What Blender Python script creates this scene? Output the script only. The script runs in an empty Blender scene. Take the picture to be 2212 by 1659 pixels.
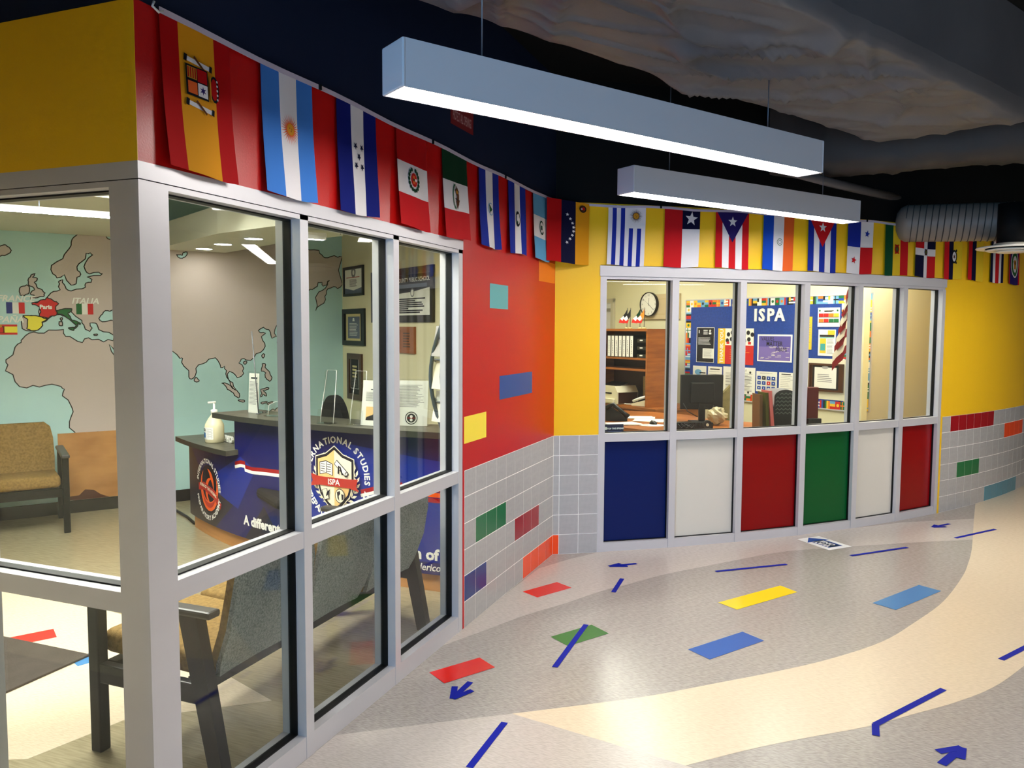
import bpy, bmesh, math, random
from mathutils import Vector, Matrix
random.seed(7)
sc = bpy.context.scene
COL = sc.collection
PI = math.pi
R_ = math.radians

# ---------------------------------------------------------------- camera
FPX, YAW, PITCH, ROLL = 1709.74, R_(21.334), R_(4.003), R_(0.30)
CAM = Vector((1.8656, 0.0, 1.72))
_fh = Vector((-math.sin(YAW), math.cos(YAW), 0)); _r0 = Vector((math.cos(YAW), math.sin(YAW), 0)); _z = Vector((0, 0, 1))
FWD = math.cos(PITCH)*_fh - math.sin(PITCH)*_z
_u0 = math.cos(PITCH)*_z + math.sin(PITCH)*_fh
IX = math.cos(ROLL)*_r0 + math.sin(ROLL)*_u0
IDN = -math.cos(ROLL)*_u0 + math.sin(ROLL)*_r0
cd = bpy.data.cameras.new('camera'); cd.sensor_width = 36; cd.lens = 36*FPX/2212; cd.clip_start = .02
co = bpy.data.objects.new('camera', cd); COL.objects.link(co)
m = Matrix.Identity(4)
for i in range(3):
    m[i][0] = IX[i]; m[i][1] = -IDN[i]; m[i][2] = -FWD[i]; m[i][3] = CAM[i]
co.matrix_world = m
sc.camera = co

# ---------------------------------------------------------------- world, exposure
w = bpy.data.worlds.new('world'); sc.world = w; w.use_nodes = True
bg = w.node_tree.nodes['Background']; bg.inputs[0].default_value = (.50, .68, 1, 1); bg.inputs[1].default_value = .25
vs = sc.view_settings; vs.view_transform = 'Standard'; vs.look = 'None'; vs.gamma = 1; vs.exposure = 0.82; vs.use_curve_mapping = False
sc.cycles.use_denoising = True
sc.cycles.transparent_max_bounces = 24
sc.cycles.max_bounces = 8
sc.cycles.caustics_reflective = False
sc.cycles.caustics_refractive = False
LAMP = 22.0          # hall pendant diffuser emission
def area(name, loc, rot, sx, sy, power, col):
    d = bpy.data.lights.new(name, 'AREA'); d.shape = 'RECTANGLE'; d.size = sx; d.size_y = sy; d.energy = power; d.color = col
    o = bpy.data.objects.new(name, d); COL.objects.link(o); o.location = loc; o.rotation_euler = rot
    return o
# area light for inferred cool daylight; the unseen entrance around it is added
area('added_daylight', (1.15, -3.9, 1.35), (R_(90), 0, 0), 1.6, 2.3, 150, (.24, .58, 1))

# ---------------------------------------------------------------- photo ray helpers (survey of the place)
def ray(x, y): return FWD*FPX + IX*(x-1106) + IDN*(y-829.5)
def onX(x, y, v): d = ray(x, y); return CAM + d*((v-CAM.x)/d.x)
def onY(x, y, v): d = ray(x, y); return CAM + d*((v-CAM.y)/d.y)
def onZ(x, y, v=0.0): d = ray(x, y); return CAM + d*((v-CAM.z)/d.z)
def onP(x, y, p, n): d = ray(x, y); n = Vector(n); return CAM + d*((Vector(p)-CAM).dot(n)/d.dot(n))
def atD(x, y, dep): return CAM + ray(x, y)*(dep/FPX)
def onC(x, y, cx, cy, r, near=True):
    d = ray(x, y); ox, oy = CAM.x-cx, CAM.y-cy
    a = d.x*d.x+d.y*d.y; b = 2*(ox*d.x+oy*d.y); c = ox*ox+oy*oy-r*r; q = math.sqrt(max(0, b*b-4*a*c))
    return CAM + d*((-b-q)/2/a if near else (-b+q)/2/a)

# ---------------------------------------------------------------- materials
def lin(c): return tuple((v/255/12.92 if v/255 <= .04045 else ((v/255+.055)/1.055)**2.4) for v in c)
MATS = {}
def mat(name, rgb, rough=.5, spec=.5, metal=0., var=0., vscale=(6, 6, 6), bump=0., bscale=60., alpha=None, coat=0., sheen=0., rgb2=None, vrot=0., detail=4., emit=None):
    if name in MATS: return MATS[name]
    m = bpy.data.materials.new(name); m.use_nodes = True; MATS[name] = m
    nt = m.node_tree; b = nt.nodes['Principled BSDF']; L = nt.links
    c = lin(rgb); b.inputs['Base Color'].default_value = (*c, 1); b.inputs['Roughness'].default_value = rough
    b.inputs['Specular IOR Level'].default_value = spec; b.inputs['Metallic'].default_value = metal; b.inputs['Coat Weight'].default_value = coat
    b.inputs['Coat Roughness'].default_value = .12
    if sheen: b.inputs['Sheen Weight'].default_value = sheen
    if emit: b.inputs['Emission Color'].default_value = (*emit[0], 1); b.inputs['Emission Strength'].default_value = emit[1]
    if var or bump:
        tc = nt.nodes.new('ShaderNodeTexCoord'); mp = nt.nodes.new('ShaderNodeMapping')
        L.new(tc.outputs['Object'], mp.inputs['Vector'])
        mp.inputs['Rotation'].default_value = (0, 0, vrot); mp.inputs['Scale'].default_value = vscale
    if var:
        n = nt.nodes.new('ShaderNodeTexNoise'); n.inputs['Scale'].default_value = 1; n.inputs['Detail'].default_value = detail
        L.new(mp.outputs[0], n.inputs['Vector'])
        r = nt.nodes.new('ShaderNodeValToRGB')
        c2 = lin(rgb2) if rgb2 else tuple(v*(1-var) for v in c)
        c1 = tuple(min(1, v*(1+var*.5)) for v in c) if not rgb2 else c
        r.color_ramp.elements[0].position = .33; r.color_ramp.elements[1].position = .62
        r.color_ramp.elements[0].color = (*c2, 1); r.color_ramp.elements[1].color = (*c1, 1)
        L.new(n.outputs['Fac'], r.inputs[0]); L.new(r.outputs[0], b.inputs['Base Color'])
    if bump:
        n2 = nt.nodes.new('ShaderNodeTexNoise'); n2.inputs['Scale'].default_value = bscale; n2.inputs['Detail'].default_value = 3
        L.new(tc.outputs['Object'], n2.inputs['Vector'])
        bp = nt.nodes.new('ShaderNodeBump'); bp.inputs['Strength'].default_value = bump; bp.inputs['Distance'].default_value = .004
        L.new(n2.outputs['Fac'], bp.inputs['Height']); L.new(bp.outputs[0], b.inputs['Normal'])
    return m
def emis(name, rgb, s):
    if name in MATS: return MATS[name]
    m = bpy.data.materials.new(name); m.use_nodes = True; MATS[name] = m; nt = m.node_tree
    for n in list(nt.nodes): nt.nodes.remove(n)
    e = nt.nodes.new('ShaderNodeEmission'); o = nt.nodes.new('ShaderNodeOutputMaterial')
    e.inputs[0].default_value = (*rgb, 1); e.inputs[1].default_value = s; nt.links.new(e.outputs[0], o.inputs[0]); return m
def glassmat(name, base=.04, tint=(.96, .99, .97)):
    if name in MATS: return MATS[name]
    m = bpy.data.materials.new(name); m.use_nodes = True; MATS[name] = m; nt = m.node_tree; L = nt.links
    for n in list(nt.nodes): nt.nodes.remove(n)
    o = nt.nodes.new('ShaderNodeOutputMaterial'); t = nt.nodes.new('ShaderNodeBsdfTransparent'); g = nt.nodes.new('ShaderNodeBsdfGlossy')
    mx = nt.nodes.new('ShaderNodeMixShader'); lw = nt.nodes.new('ShaderNodeLayerWeight'); p = nt.nodes.new('ShaderNodeMath'); a = nt.nodes.new('ShaderNodeMath')
    t.inputs[0].default_value = (*tint, 1); g.inputs['Roughness'].default_value = 0
    lw.inputs[0].default_value = .5; p.operation = 'POWER'; p.inputs[1].default_value = 5; a.operation = 'MULTIPLY_ADD'; a.inputs[1].default_value = .9; a.inputs[2].default_value = base
    L.new(lw.outputs['Facing'], p.inputs[0]); L.new(p.outputs[0], a.inputs[0]); L.new(a.outputs[0], mx.inputs[0])
    L.new(t.outputs[0], mx.inputs[1]); L.new(g.outputs[0], mx.inputs[2]); L.new(mx.outputs[0], o.inputs[0]); return m

M = {}
M['red'] = mat('red_paint', (194, 13, 12), .34, .5, bump=.12, bscale=160)
M['yellow'] = mat('yellow_paint', (247, 196, 28), .40, .4, bump=.12, bscale=160)
M['navyup'] = mat('dark_navy_paint', (8, 24, 54), .6, .3)
M['black'] = mat('matt_black', (6, 6, 7), .7, .2)
M['gasket'] = mat('black_gasket', (4, 4, 5), .5, .3)
M['alu'] = mat('silver_frame', (205, 203, 208), .38, .5, metal=.25, var=.02, vscale=(2, 2, 6))
M['tile'] = mat('grey_tile', (176, 174, 174), .25, .4, var=.05, vscale=(30, 30, 30))
M['grout'] = mat('white_grout', (244, 242, 238), .8, .2)
M['t_green'] = mat('tile_green', (30, 110, 62), .2, .5)
M['t_red'] = mat('tile_red', (158, 14, 24), .2, .5)
M['t_orange'] = mat('tile_orange', (248, 78, 24), .2, .5)
M['t_blue'] = mat('tile_blue', (20, 54, 125), .2, .5)
M['t_teal'] = mat('tile_teal', (78, 136, 156), .2, .5)
M['f_grey'] = mat('floor_grey', (182, 174, 168), .24, .4, var=.16, vscale=(34, 190, 9), vrot=R_(-28), rgb2=(150, 142, 137))
M['f_light'] = mat('floor_light', (205, 195, 188), .24, .4, var=.16, vscale=(34, 190, 9), vrot=R_(-28), rgb2=(184, 174, 166))
M['f_cream'] = mat('floor_cream', (232, 214, 188), .24, .4, var=.1, vscale=(34, 190, 9), vrot=R_(-28), rgb2=(216, 198, 172))
M['f_tan'] = mat('floor_tan', (172, 158, 128), .24, .5, var=.12, vscale=(9, 110, 9), vrot=R_(-10), rgb2=(150, 137, 108))
M['i_red'] = mat('inlay_red', (226, 34, 22), .22, .5)
M['i_green'] = mat('inlay_green', (62, 116, 42), .22, .5)
M['i_blue'] = mat('inlay_blue', (38, 92, 178), .22, .5)
M['i_sky'] = mat('inlay_sky', (68, 130, 186), .22, .5)
M['i_yellow'] = mat('inlay_yellow', (250, 214, 30), .22, .5)
M['tape'] = mat('blue_tape', (10, 26, 150), .6, .15)
M['white'] = mat('white_print', (240, 240, 238), .5, .4)
M['paper'] = mat('paper', (238, 236, 226), .6, .3)
M['ink'] = mat('ink', (22, 22, 26), .6, .3)
M['inkgrey'] = mat('ink_grey', (120, 120, 122), .6, .3)
M['glass'] = glassmat('window_glass')
M['acrylic'] = glassmat('acrylic', .05, (.97, .98, .98))
M['lamp'] = emis('lamp_diffuser', (1, .955, .89), LAMP)
M['lobbylamp'] = emis('lobby_lamp', (1, .97, .90), 135.0)
M['downl'] = emis('downlight_lens', (1, .96, .84), 30.0)
M['troffer'] = emis('troffer_lens', (1, .95, .82), 11.0)
M['housing'] = mat('fixture_housing', (205, 205, 212), .35, .5, metal=.1)
M['wire'] = mat('steel_wire', (120, 122, 130), .4, .5, metal=.6)

# ---------------------------------------------------------------- mesh building
WM = {}
def wm(o): return WM.get(o.name, Matrix.Identity(4)) if o else Matrix.Identity(4)
class MB:
    def __init__(s): s.v = []; s.f = []; s.mi = []; s.sm = []
    def add(s, vs_, fs, mi=0, smooth=False):
        k = len(s.v); s.v += [Vector(p) for p in vs_]
        for f in fs: s.f.append([i+k for i in f]); s.mi.append(mi); s.sm.append(smooth)
        return s
    def quad(s, a, b, c, d, mi=0): return s.add([a, b, c, d], [(0, 1, 2, 3)], mi)
    def ngon(s, pts, mi=0): return s.add(pts, [tuple(range(len(pts)))], mi)
    def box(s, c, sz, rz=0., mi=0, bevel=0., rx=0., ry=0., seg=2, smooth=False):
        x, y, z = [k/2 for k in sz]
        P = [(-x, -y, -z), (x, -y, -z), (x, y, -z), (-x, y, -z), (-x, -y, z), (x, -y, z), (x, y, z), (-x, y, z)]
        Fc = [(0, 3, 2, 1), (4, 5, 6, 7), (0, 1, 5, 4), (1, 2, 6, 5), (2, 3, 7, 6), (3, 0, 4, 7)]
        if bevel:
            bm = bmesh.new(); vv = [bm.verts.new(p) for p in P]; [bm.faces.new([vv[i] for i in f]) for f in Fc]
            bmesh.ops.bevel(bm, geom=list(bm.edges), offset=bevel, segments=seg, affect='EDGES', profile=.5)
            bm.verts.index_update(); P = [v.co.copy() for v in bm.verts]; Fc = [[v.index for v in f.verts] for f in bm.faces]; bm.free()
        T = Matrix.Translation(Vector(c)) @ Matrix.Rotation(rz, 4, 'Z') @ Matrix.Rotation(ry, 4, 'Y') @ Matrix.Rotation(rx, 4, 'X')
        return s.add([T @ Vector(p) for p in P], Fc, mi, smooth)
    def bb(s, x0, x1, y0, y1, z0, z1, mi=0, bevel=0.): return s.box(((x0+x1)/2, (y0+y1)/2, (z0+z1)/2), (abs(x1-x0), abs(y1-y0), abs(z1-z0)), 0, mi, bevel)
    def prism(s, pts, z0, z1, mi=0):
        n = len(pts); vv = [(p[0], p[1], z0) for p in pts]+[(p[0], p[1], z1) for p in pts]
        return s.add(vv, [tuple(reversed(range(n))), tuple(range(n, 2*n))]+[(i, (i+1) % n, n+(i+1) % n, n+i) for i in range(n)], mi)
    def slabxz(s, pts, y0, y1, mi=0):      # outline in x,z extruded along y
        n = len(pts); vv = [(p[0], y0, p[1]) for p in pts]+[(p[0], y1, p[1]) for p in pts]
        return s.add(vv, [tuple(range(n)), tuple(reversed(range(n, 2*n)))]+[(i, n+i, n+(i+1) % n, (i+1) % n) for i in range(n)], mi)
    def tube(s, pts, r, n=8, mi=0, cap=True, smooth=True):
        pts = [Vector(p) for p in pts]; rs = r if isinstance(r, (list, tuple)) else [r]*len(pts); rings = []
        up = None; k = len(s.v)
        for i, p in enumerate(pts):
            t = (pts[min(i+1, len(pts)-1)]-pts[max(i-1, 0)]).normalized()
            if up is None: up = t.orthogonal().normalized()
            a = (up - t*up.dot(t)).normalized(); up = a; b = t.cross(a)
            for j in range(n):
                q = 2*PI*j/n; s.v.append(p+(a*math.cos(q)+b*math.sin(q))*rs[i])
        for i in range(len(pts)-1):
            for j in range(n):
                s.f.append([k+i*n+j, k+i*n+(j+1) % n, k+(i+1)*n+(j+1) % n, k+(i+1)*n+j]); s.mi.append(mi); s.sm.append(smooth)
        if cap:
            s.f.append([k+j for j in reversed(range(n))]); s.mi.append(mi); s.sm.append(False)
            s.f.append([k+(len(pts)-1)*n+j for j in range(n)]); s.mi.append(mi); s.sm.append(False)
        return s
    def lathe(s, prof, c=(0, 0, 0), n=24, mi=0, smooth=True, caps=True):   # prof list of (r,z)
        k = len(s.v)
        for r, z in prof:
            for j in range(n): q = 2*PI*j/n; s.v.append(Vector((c[0]+r*math.cos(q), c[1]+r*math.sin(q), c[2]+z)))
        for i in range(len(prof)-1):
            for j in range(n): s.f.append([k+i*n+j, k+i*n+(j+1) % n, k+(i+1)*n+(j+1) % n, k+(i+1)*n+j]); s.mi.append(mi); s.sm.append(smooth)
        if not caps: return s
        s.f.append([k+j for j in reversed(range(n))]); s.mi.append(mi); s.sm.append(False)
        s.f.append([k+(len(prof)-1)*n+j for j in range(n)]); s.mi.append(mi); s.sm.append(False)
        return s
    def build(s, name, mats, parent=None, local=True, kind=None):
        me = bpy.data.meshes.new(name)
        V = s.v
        if parent is not None and not local:
            iv = wm(parent).inverted(); V = [iv @ p for p in s.v]
        me.from_pydata([tuple(p) for p in V], [], s.f)
        for mm in (mats if isinstance(mats, (list, tuple)) else [mats]): me.materials.append(M[mm] if isinstance(mm, str) else mm)
        me.polygons.foreach_set('material_index', s.mi); me.polygons.foreach_set('use_smooth', s.sm); me.update()
        o = bpy.data.objects.new(name, me); COL.objects.link(o)
        if parent is not None: o.parent = parent; WM[o.name] = wm(parent)
        if kind: o['kind'] = kind
        return o
def tag(o, label, cat, group=None):
    o['label'] = label; o['category'] = cat
    if group: o['group'] = group
    return o
def place(o, loc, rz=0.):
    o.location = loc; o.rotation_euler = (0, 0, rz); WM[o.name] = Matrix.Translation(Vector(loc)) @ Matrix.Rotation(rz, 4, 'Z'); return o
def thing(name, label, cat, loc=(0, 0, 0), rz=0., group=None):
    o = bpy.data.objects.new(name, None); COL.objects.link(o); o.empty_display_size = .1
    place(o, loc, rz); return tag(o, label, cat, group)
def struct_root(name):
    o = bpy.data.objects.new(name, None); COL.objects.link(o); o['kind'] = 'structure'; WM[o.name] = Matrix.Identity(4); return o
def solo(mb, name, mats, label, cat, loc=(0, 0, 0), rz=0., group=None):
    o = mb.build(name, mats); place(o, loc, rz); return tag(o, label, cat, group)
def dup(root, loc, rz, label=None):
    r = root.copy(); COL.objects.link(r); place(r, loc, rz)
    if label: r['label'] = label
    for ch in list(root.children):
        c = ch.copy(); COL.objects.link(c); c.parent = r
        for g in ch.children: d = g.copy(); COL.objects.link(d); d.parent = c
    return r

# ---------------------------------------------------------------- flat print helpers (x right, z up, -y towards the viewer)
def circ(cx, cz, r, n=20, rz=None): rz = rz or r; return [(cx+r*math.cos(2*PI*i/n), cz+rz*math.sin(2*PI*i/n)) for i in range(n)]
def star(cx, cz, r, n=5, inner=.42, rot=0.): return [(cx+(r if i % 2 == 0 else r*inner)*math.sin(PI*i/n+rot), cz+(r if i % 2 == 0 else r*inner)*math.cos(PI*i/n+rot)) for i in range(2*n)]
def rect(x0, x1, z0, z1): return [(x0, z0), (x1, z0), (x1, z1), (x0, z1)]
def line(x0, z0, x1, z1, wd):
    d = Vector((x1-x0, z1-z0)); n = Vector((-d.y, d.x)).normalized()*wd/2; return [(x0+n.x, z0+n.y), (x0-n.x, z0-n.y), (x1-n.x, z1-n.y), (x1+n.x, z1+n.y)]
_tc = {}
def text2d(s, size, align='CENTER', bold=0., shear=0.):
    key = (s, size, align, bold, shear)
    if key in _tc: return _tc[key]
    cu = bpy.data.curves.new('t', 'FONT'); cu.body = s; cu.size = size; cu.align_x = align; cu.resolution_u = 2; cu.fill_mode = 'FRONT'; cu.offset = bold; cu.shear = shear
    ob = bpy.data.objects.new('t', cu); me = ob.to_mesh()
    r = ([(v.co.x, v.co.y) for v in me.vertices], [tuple(p.vertices) for p in me.polygons])
    ob.to_mesh_clear(); bpy.data.objects.remove(ob); bpy.data.curves.remove(cu); _tc[key] = r; return r
class PR(MB):
    """flat print: shapes in x,z mapped by fn(x,z,off)"""
    def __init__(s, fn=None, off=.0012, step=.00035): super().__init__(); s.fn = fn or (lambda x, z, o: (x, -o, z)); s.o = off; s.st = step; s.ms = []
    def mi_(s, m):
        if m not in s.ms: s.ms.append(m)
        return s.ms.index(m)
    def shape(s, m, pts): s.add([s.fn(p[0], p[1], s.o) for p in pts], [tuple(range(len(pts)))], s.mi_(m)); s.o += s.st; return s
    def shapes(s, m, L):
        for pts in L: s.add([s.fn(p[0], p[1], s.o) for p in pts], [tuple(range(len(pts)))], s.mi_(m))
        s.o += s.st; return s
    def path(s, m, pts, wd, closed=True):
        n = len(pts); vv = []; 
        for i in range(n):
            a = Vector(pts[i-1]) if closed or i > 0 else Vector(pts[0]); b = Vector(pts[(i+1) % n]) if closed or i < n-1 else Vector(pts[-1])
            d = (b-a); d = d.normalized() if d.length > 1e-9 else Vector((1, 0)); q = Vector((-d.y, d.x))*wd/2; p = Vector(pts[i])
            vv += [s.fn(p.x+q.x, p.y+q.y, s.o), s.fn(p.x-q.x, p.y-q.y, s.o)]
        s.add(vv, [(2*i, 2*i+1, 2*((i+1) % n)+1, 2*((i+1) % n)) for i in range(n if closed else n-1)], s.mi_(m)); s.o += s.st; return s
    def text(s, m, t, x, z, size, align='CENTER', bold=0., shear=0., rot=0., sx=1.):
        vv, ff = text2d(t, size, align, bold, shear); c_, s_ = math.cos(rot), math.sin(rot)
        s.add([s.fn(x+(a*sx)*c_-b*s_, z+(a*sx)*s_+b*c_, s.o) for a, b in vv], ff, s.mi_(m)); s.o += s.st; return s
    def ringtext(s, m, t, cx, cz, r, size, a0, a1, bold=0., bottom=False, ex=1.):
        ws = []
        for ch in t:
            if ch == ' ': ws.append(.32*size); continue
            vv, ff = text2d(ch, size, 'CENTER', bold); ws.append(max(p[0] for p in vv)-min(p[0] for p in vv)+.10*size)
        tot = sum(ws); acc = 0
        for ch, w_ in zip(t, ws):
            a = a0+(a1-a0)*(acc+w_/2)/tot; acc += w_
            if ch == ' ': continue
            rot = a-PI/2 if not bottom else a+PI/2
            vv, ff = text2d(ch, size, 'CENTER', bold); mx = (max(p[0] for p in vv)+min(p[0] for p in vv))/2; c_, s_ = math.cos(rot), math.sin(rot); px, pz = cx+r*math.cos(a)*ex, cz+r*math.sin(a)
            s.add([s.fn(px+((p-mx)*c_-q*s_)*ex, pz+(p-mx)*s_+q*c_, s.o) for p, q in vv], ff, s.mi_(m))
        s.o += s.st; return s
    def textfit(s, m, t, x0, x1, z, size, bold=0., shear=0.):
        vv, ff = text2d(t, size, 'LEFT', bold, shear); a, b = min(p[0] for p in vv), max(p[0] for p in vv); k = (x1-x0)/(b-a)
        s.add([s.fn(x0+(p-a)*k, z+q, s.o) for p, q in vv], ff, s.mi_(m)); s.o += s.st; return s
    def lines(s, m, x0, x1, ztop, zbot, n, wd, ragged=.25):
        L = []
        for i in range(n):
            z = ztop+(zbot-ztop)*i/max(1, n-1); e = x1-(x1-x0)*random.random()*ragged; L.append(rect(x0, e, z-wd/2, z+wd/2))
        return s.shapes(m, L)
    def done(s, name, parent=None): return s.build(name, [M[k] for k in s.ms], parent)
class WF:
    """vertical wall frame: origin, heading; x along heading, viewer on the -y side"""
    def __init__(s, o, deg): s.o = Vector((o[0], o[1], 0)); s.h = R_(deg); s.u = Vector((math.cos(s.h), math.sin(s.h), 0)); s.n = Vector((math.sin(s.h), -math.cos(s.h), 0))
    def p(s, x, y, off=0.): q = onP(x, y, s.o+s.n*off, s.n); return ((q-s.o).dot(s.u), q.z)
    def w(s, x, out=0., z=0.): return s.o+s.u*x+s.n*out+Vector((0, 0, z))
# ================================================================ THE SETTING
Y0, YC = 1.78, 5.64                 # glazed corner post, far corner of the red wall
ZH, ZT, ZC, ZR = 2.202, 2.66, 3.55, .9144
CX, CY, RR = -5.2446, 14.2970, 10.1132
def arcp(s, r=RR, z=0.): a = s/RR; return Vector((CX+r*math.cos(a), CY+r*math.sin(a), z))
def archd(s): return s/RR+PI/2
def arcs_of(px, py):
    q = onC(px, py, CX, CY, RR); return math.atan2(q.y-CY, q.x-CX)*RR, q.z
def arcslab(mb, s0, s1, r0, r1, z0, z1, mi=0, n=None):
    n = n or max(1, int(abs(s1-s0)/.12)); k = []
    for i in range(n+1):
        s = s0+(s1-s0)*i/n; k.append([arcp(s, r0, z0), arcp(s, r1, z0), arcp(s, r1, z1), arcp(s, r0, z1)])
    vv = [p for q in k for p in q]; ff = []
    for i in range(n):
        a = 4*i; b = a+4
        ff += [(a+1, b+1, b+2, a+2), (a, a+3, b+3, b), (a+2, b+2, b+3, a+3), (a, b, b+1, a+1)]
    ff += [(0, 1, 2, 3), (4*n, 4*n+3, 4*n+2, 4*n+1)]
    mb.add(vv, ff, mi)
S0 = -10.392; SF0, SF1, SE = -10.02, -6.38, -3.2

# ---- floor
fl = MB().bb(-8, 9.5, -6, 17, -.12, 0).build('floor', 'f_grey', kind='structure')
def fpoly(name, pts, mk, z):
    pts = [Vector((p[0], p[1])) for p in pts]
    if sum(a.x*b.y-b.x*a.y for a, b in zip(pts, pts[1:]+pts[:1])) < 0: pts.reverse()
    o = MB().prism(pts, z-.0004, z).build(name, mk, fl); return o
def Zp(L): return [onZ(x, y)[:2] for x, y in L]
def smooth(P, n=5):
    P = [Vector(p) for p in P]; Q = []
    for i in range(len(P)-1):
        a, b, c, d = P[max(0, i-1)], P[i], P[i+1], P[min(len(P)-1, i+2)]
        for k in range(n):
            t = k/n; Q.append(.5*((2*b)+(c-a)*t+(2*a-5*b+4*c-d)*t*t+(3*b-a-3*c+d)*t**3))
    return [tuple(q) for q in Q+[P[-1]]]
B1 = [(954, 1396), (1063, 1356), (1142, 1327), (1215, 1305.5), (1300, 1277), (1350, 1264), (1436, 1241), (1547, 1219), (1650, 1199), (1720, 1189), (1836, 1181), (1960, 1173), (2101, 1166)]
up = [(2104, 1120.7), (1950, 1128.5), (1905, 1134)]
base = [tuple(arcp(s)[:2]) for s in (-7.6, -8.2, -8.8, -9.4, -10.0)]
fpoly('floor_band', smooth(Zp(B1))+Zp(up)+base+Zp([(1230, 1208), (1164, 1228)])+[(0, 4.6)], 'f_light', .0008)
B2 = [(1106, 1542), (1251, 1524), (1400, 1504), (1547, 1476), (1671, 1452), (1795, 1423), (1906, 1386), (1976, 1344.5), (2038, 1299), (2079, 1245.5), (2092, 1215), (2098, 1193), (2101, 1165), (2104, 1120), (2107, 1087)]
B3 = [(2480, 1235), (2330, 1345), (2212, 1439), (2145, 1485), (2063, 1517.7), (1960, 1546.5), (1877, 1569), (1753, 1592), (1630, 1616.6), (1481, 1654)]
fpoly('floor_band', smooth(Zp(B2))+[tuple(arcp(s)[:2]) for s in (-5.4, -5.0, -4.5, -4.0, -3.5, SE)]+[(5.2, 14), (9, 14)]+smooth(Zp(B3)), 'f_cream', .0008)
fpoly('floor_band', Zp([(726, 1588), (962, 1559), (1106, 1542), (1300, 1600), (1481, 1654), (1700, 1730)])+[(2.2, .9), (1.2, .3), (.0, .9)], 'f_light', .0008)
lob = [(-.06, 1.84), (-.06, 5.2), (-3.02, 7.4), (-6.1, 3.0), (-5.3, 1.84)]
fpoly('floor_band', lob, 'f_tan', .0008)
fpoly('floor_band', Zp([(-60, 1250), (0, 1262), (100, 1283), (199, 1310), (261, 1327)])+[(-1.0, 3.1), (-.45, 2.9)]+Zp([(265, 1557), (199, 1584), (60, 1640)])+[(-1.5, 1.9), (-3.6, 1.9)], 'f_cream', .0014)
fpoly('floor_band', [tuple(arcp(s, RR-.06)[:2]) for s in (-10.3, -9.5, -8.7, -7.9, -7.1, -6.4)]+[(3.0, 10.3), (-1.6, 12.2), (-1.5, 7.2)], 'f_tan', .0008)
INL = [('i_red', [(1129, 1278.4), (1203, 1257.8), (1234.7, 1270), (1160.6, 1291)]), ('i_red', [(927.3, 1453), (1035.8, 1421), (1069.4, 1442), (960, 1476.6)]),
       ('i_green', [(1189.5, 1376), (1278, 1350), (1315, 1368.8), (1226.8, 1396)]), ('i_blue', [(1486.4, 1403.4), (1603.9, 1365), (1650.5, 1384.5), (1533, 1425)]),
       ('i_yellow', [(1551.5, 1302), (1685.5, 1265.3), (1722.6, 1279.3), (1592, 1317.3)]), ('i_sky', [(1884.6, 1303), (1985, 1264), (2033, 1277), (1935, 1318)]),
       ('i_red', [(-5, 1383), (115.5, 1359), (122.7, 1377), (0, 1402)]), ('i_sky', [(150, 1424), (215, 1405), (230, 1422), (168, 1440)])]
for k, L in INL: fpoly('floor_inlay', Zp(L), k, .0018 if L[0][0] > 300 else .0022)

# ---- tape marks stuck on the floor
def tape_seg(mb, a, b, wd, z=.0032):
    a, b = Vector(a[:2]), Vector(b[:2]); d = (b-a).normalized(); n = Vector((-d.y, d.x))*wd/2
    mb.prism([a+n, b+n, b-n, a-n][::-1], z-.0008, z)
TP = [((1014, 1659), (1090, 1561.6), 'long blue tape strip at the bottom edge, left of the tan floor wedge'), ((1198.5, 1441.9), (1266, 1350), 'blue tape strip laid across the green floor rectangle'),
      ((1325, 1280), (1344, 1250.5), 'short blue tape strip near the small tape arrow by the corner'), ((1546, 1235), (1699, 1219.6), 'thin blue tape strip on the grey floor above the yellow rectangle'),
      ((1838, 1201), (1959.7, 1183), 'thin blue tape strip right of the one way sheet'), ((2064, 1162.7), (2150, 1143.7), 'thin blue tape strip crossing from grey floor onto cream floor'),
      ((2162.5, 1425.7), (2240, 1386), 'blue tape strip on cream floor at the right picture edge')]
for a, b, lb in TP:
    mb = MB(); tape_seg(mb, onZ(*a), onZ(*b), .030); solo(mb, 'tape_strip', 'tape', lb, 'tape', group='blue tape on the floor')
mb = MB(); q = onZ(1891, 1566); tape_seg(mb, onZ(2038, 1489.6), q, .03); tape_seg(mb, q, onZ(1892, 1590), .03, .0036)
solo(mb, 'tape_strip', 'tape', 'blue tape strip with a bent lower end on the cream curve', 'tape', group='blue tape on the floor')
AR = [((978, 1510), (1016, 1474), (982.5, 1484), (1020, 1492.5), .03, 'blue tape arrow in front of the red floor rectangle by the glass'), ((1316, 1224), (1375, 1218), (1339.6, 1218), (1356, 1224), .03, 'small blue tape arrow on the light floor near the corner'),
      ((2015, 1139.4), (2051, 1132), (2021.5, 1134.5), (2043, 1138.4), .03, 'small blue tape arrow near the yellow wall end'), ((2078, 1616), (2034, 1652), (2026, 1625), (2075, 1640), .034, 'large blue tape arrow in the bottom right corner')]
for tip, tail, b1, b2, wd, lb in AR:
    mb = MB(); t = onZ(*tip); tape_seg(mb, t, onZ(*tail), wd); tape_seg(mb, t, onZ(*b1), wd, .0036); tape_seg(mb, t, onZ(*b2), wd, .0040)
    solo(mb, 'tape_arrow', 'tape', lb, 'tape arrow', group='blue tape on the floor')
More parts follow.
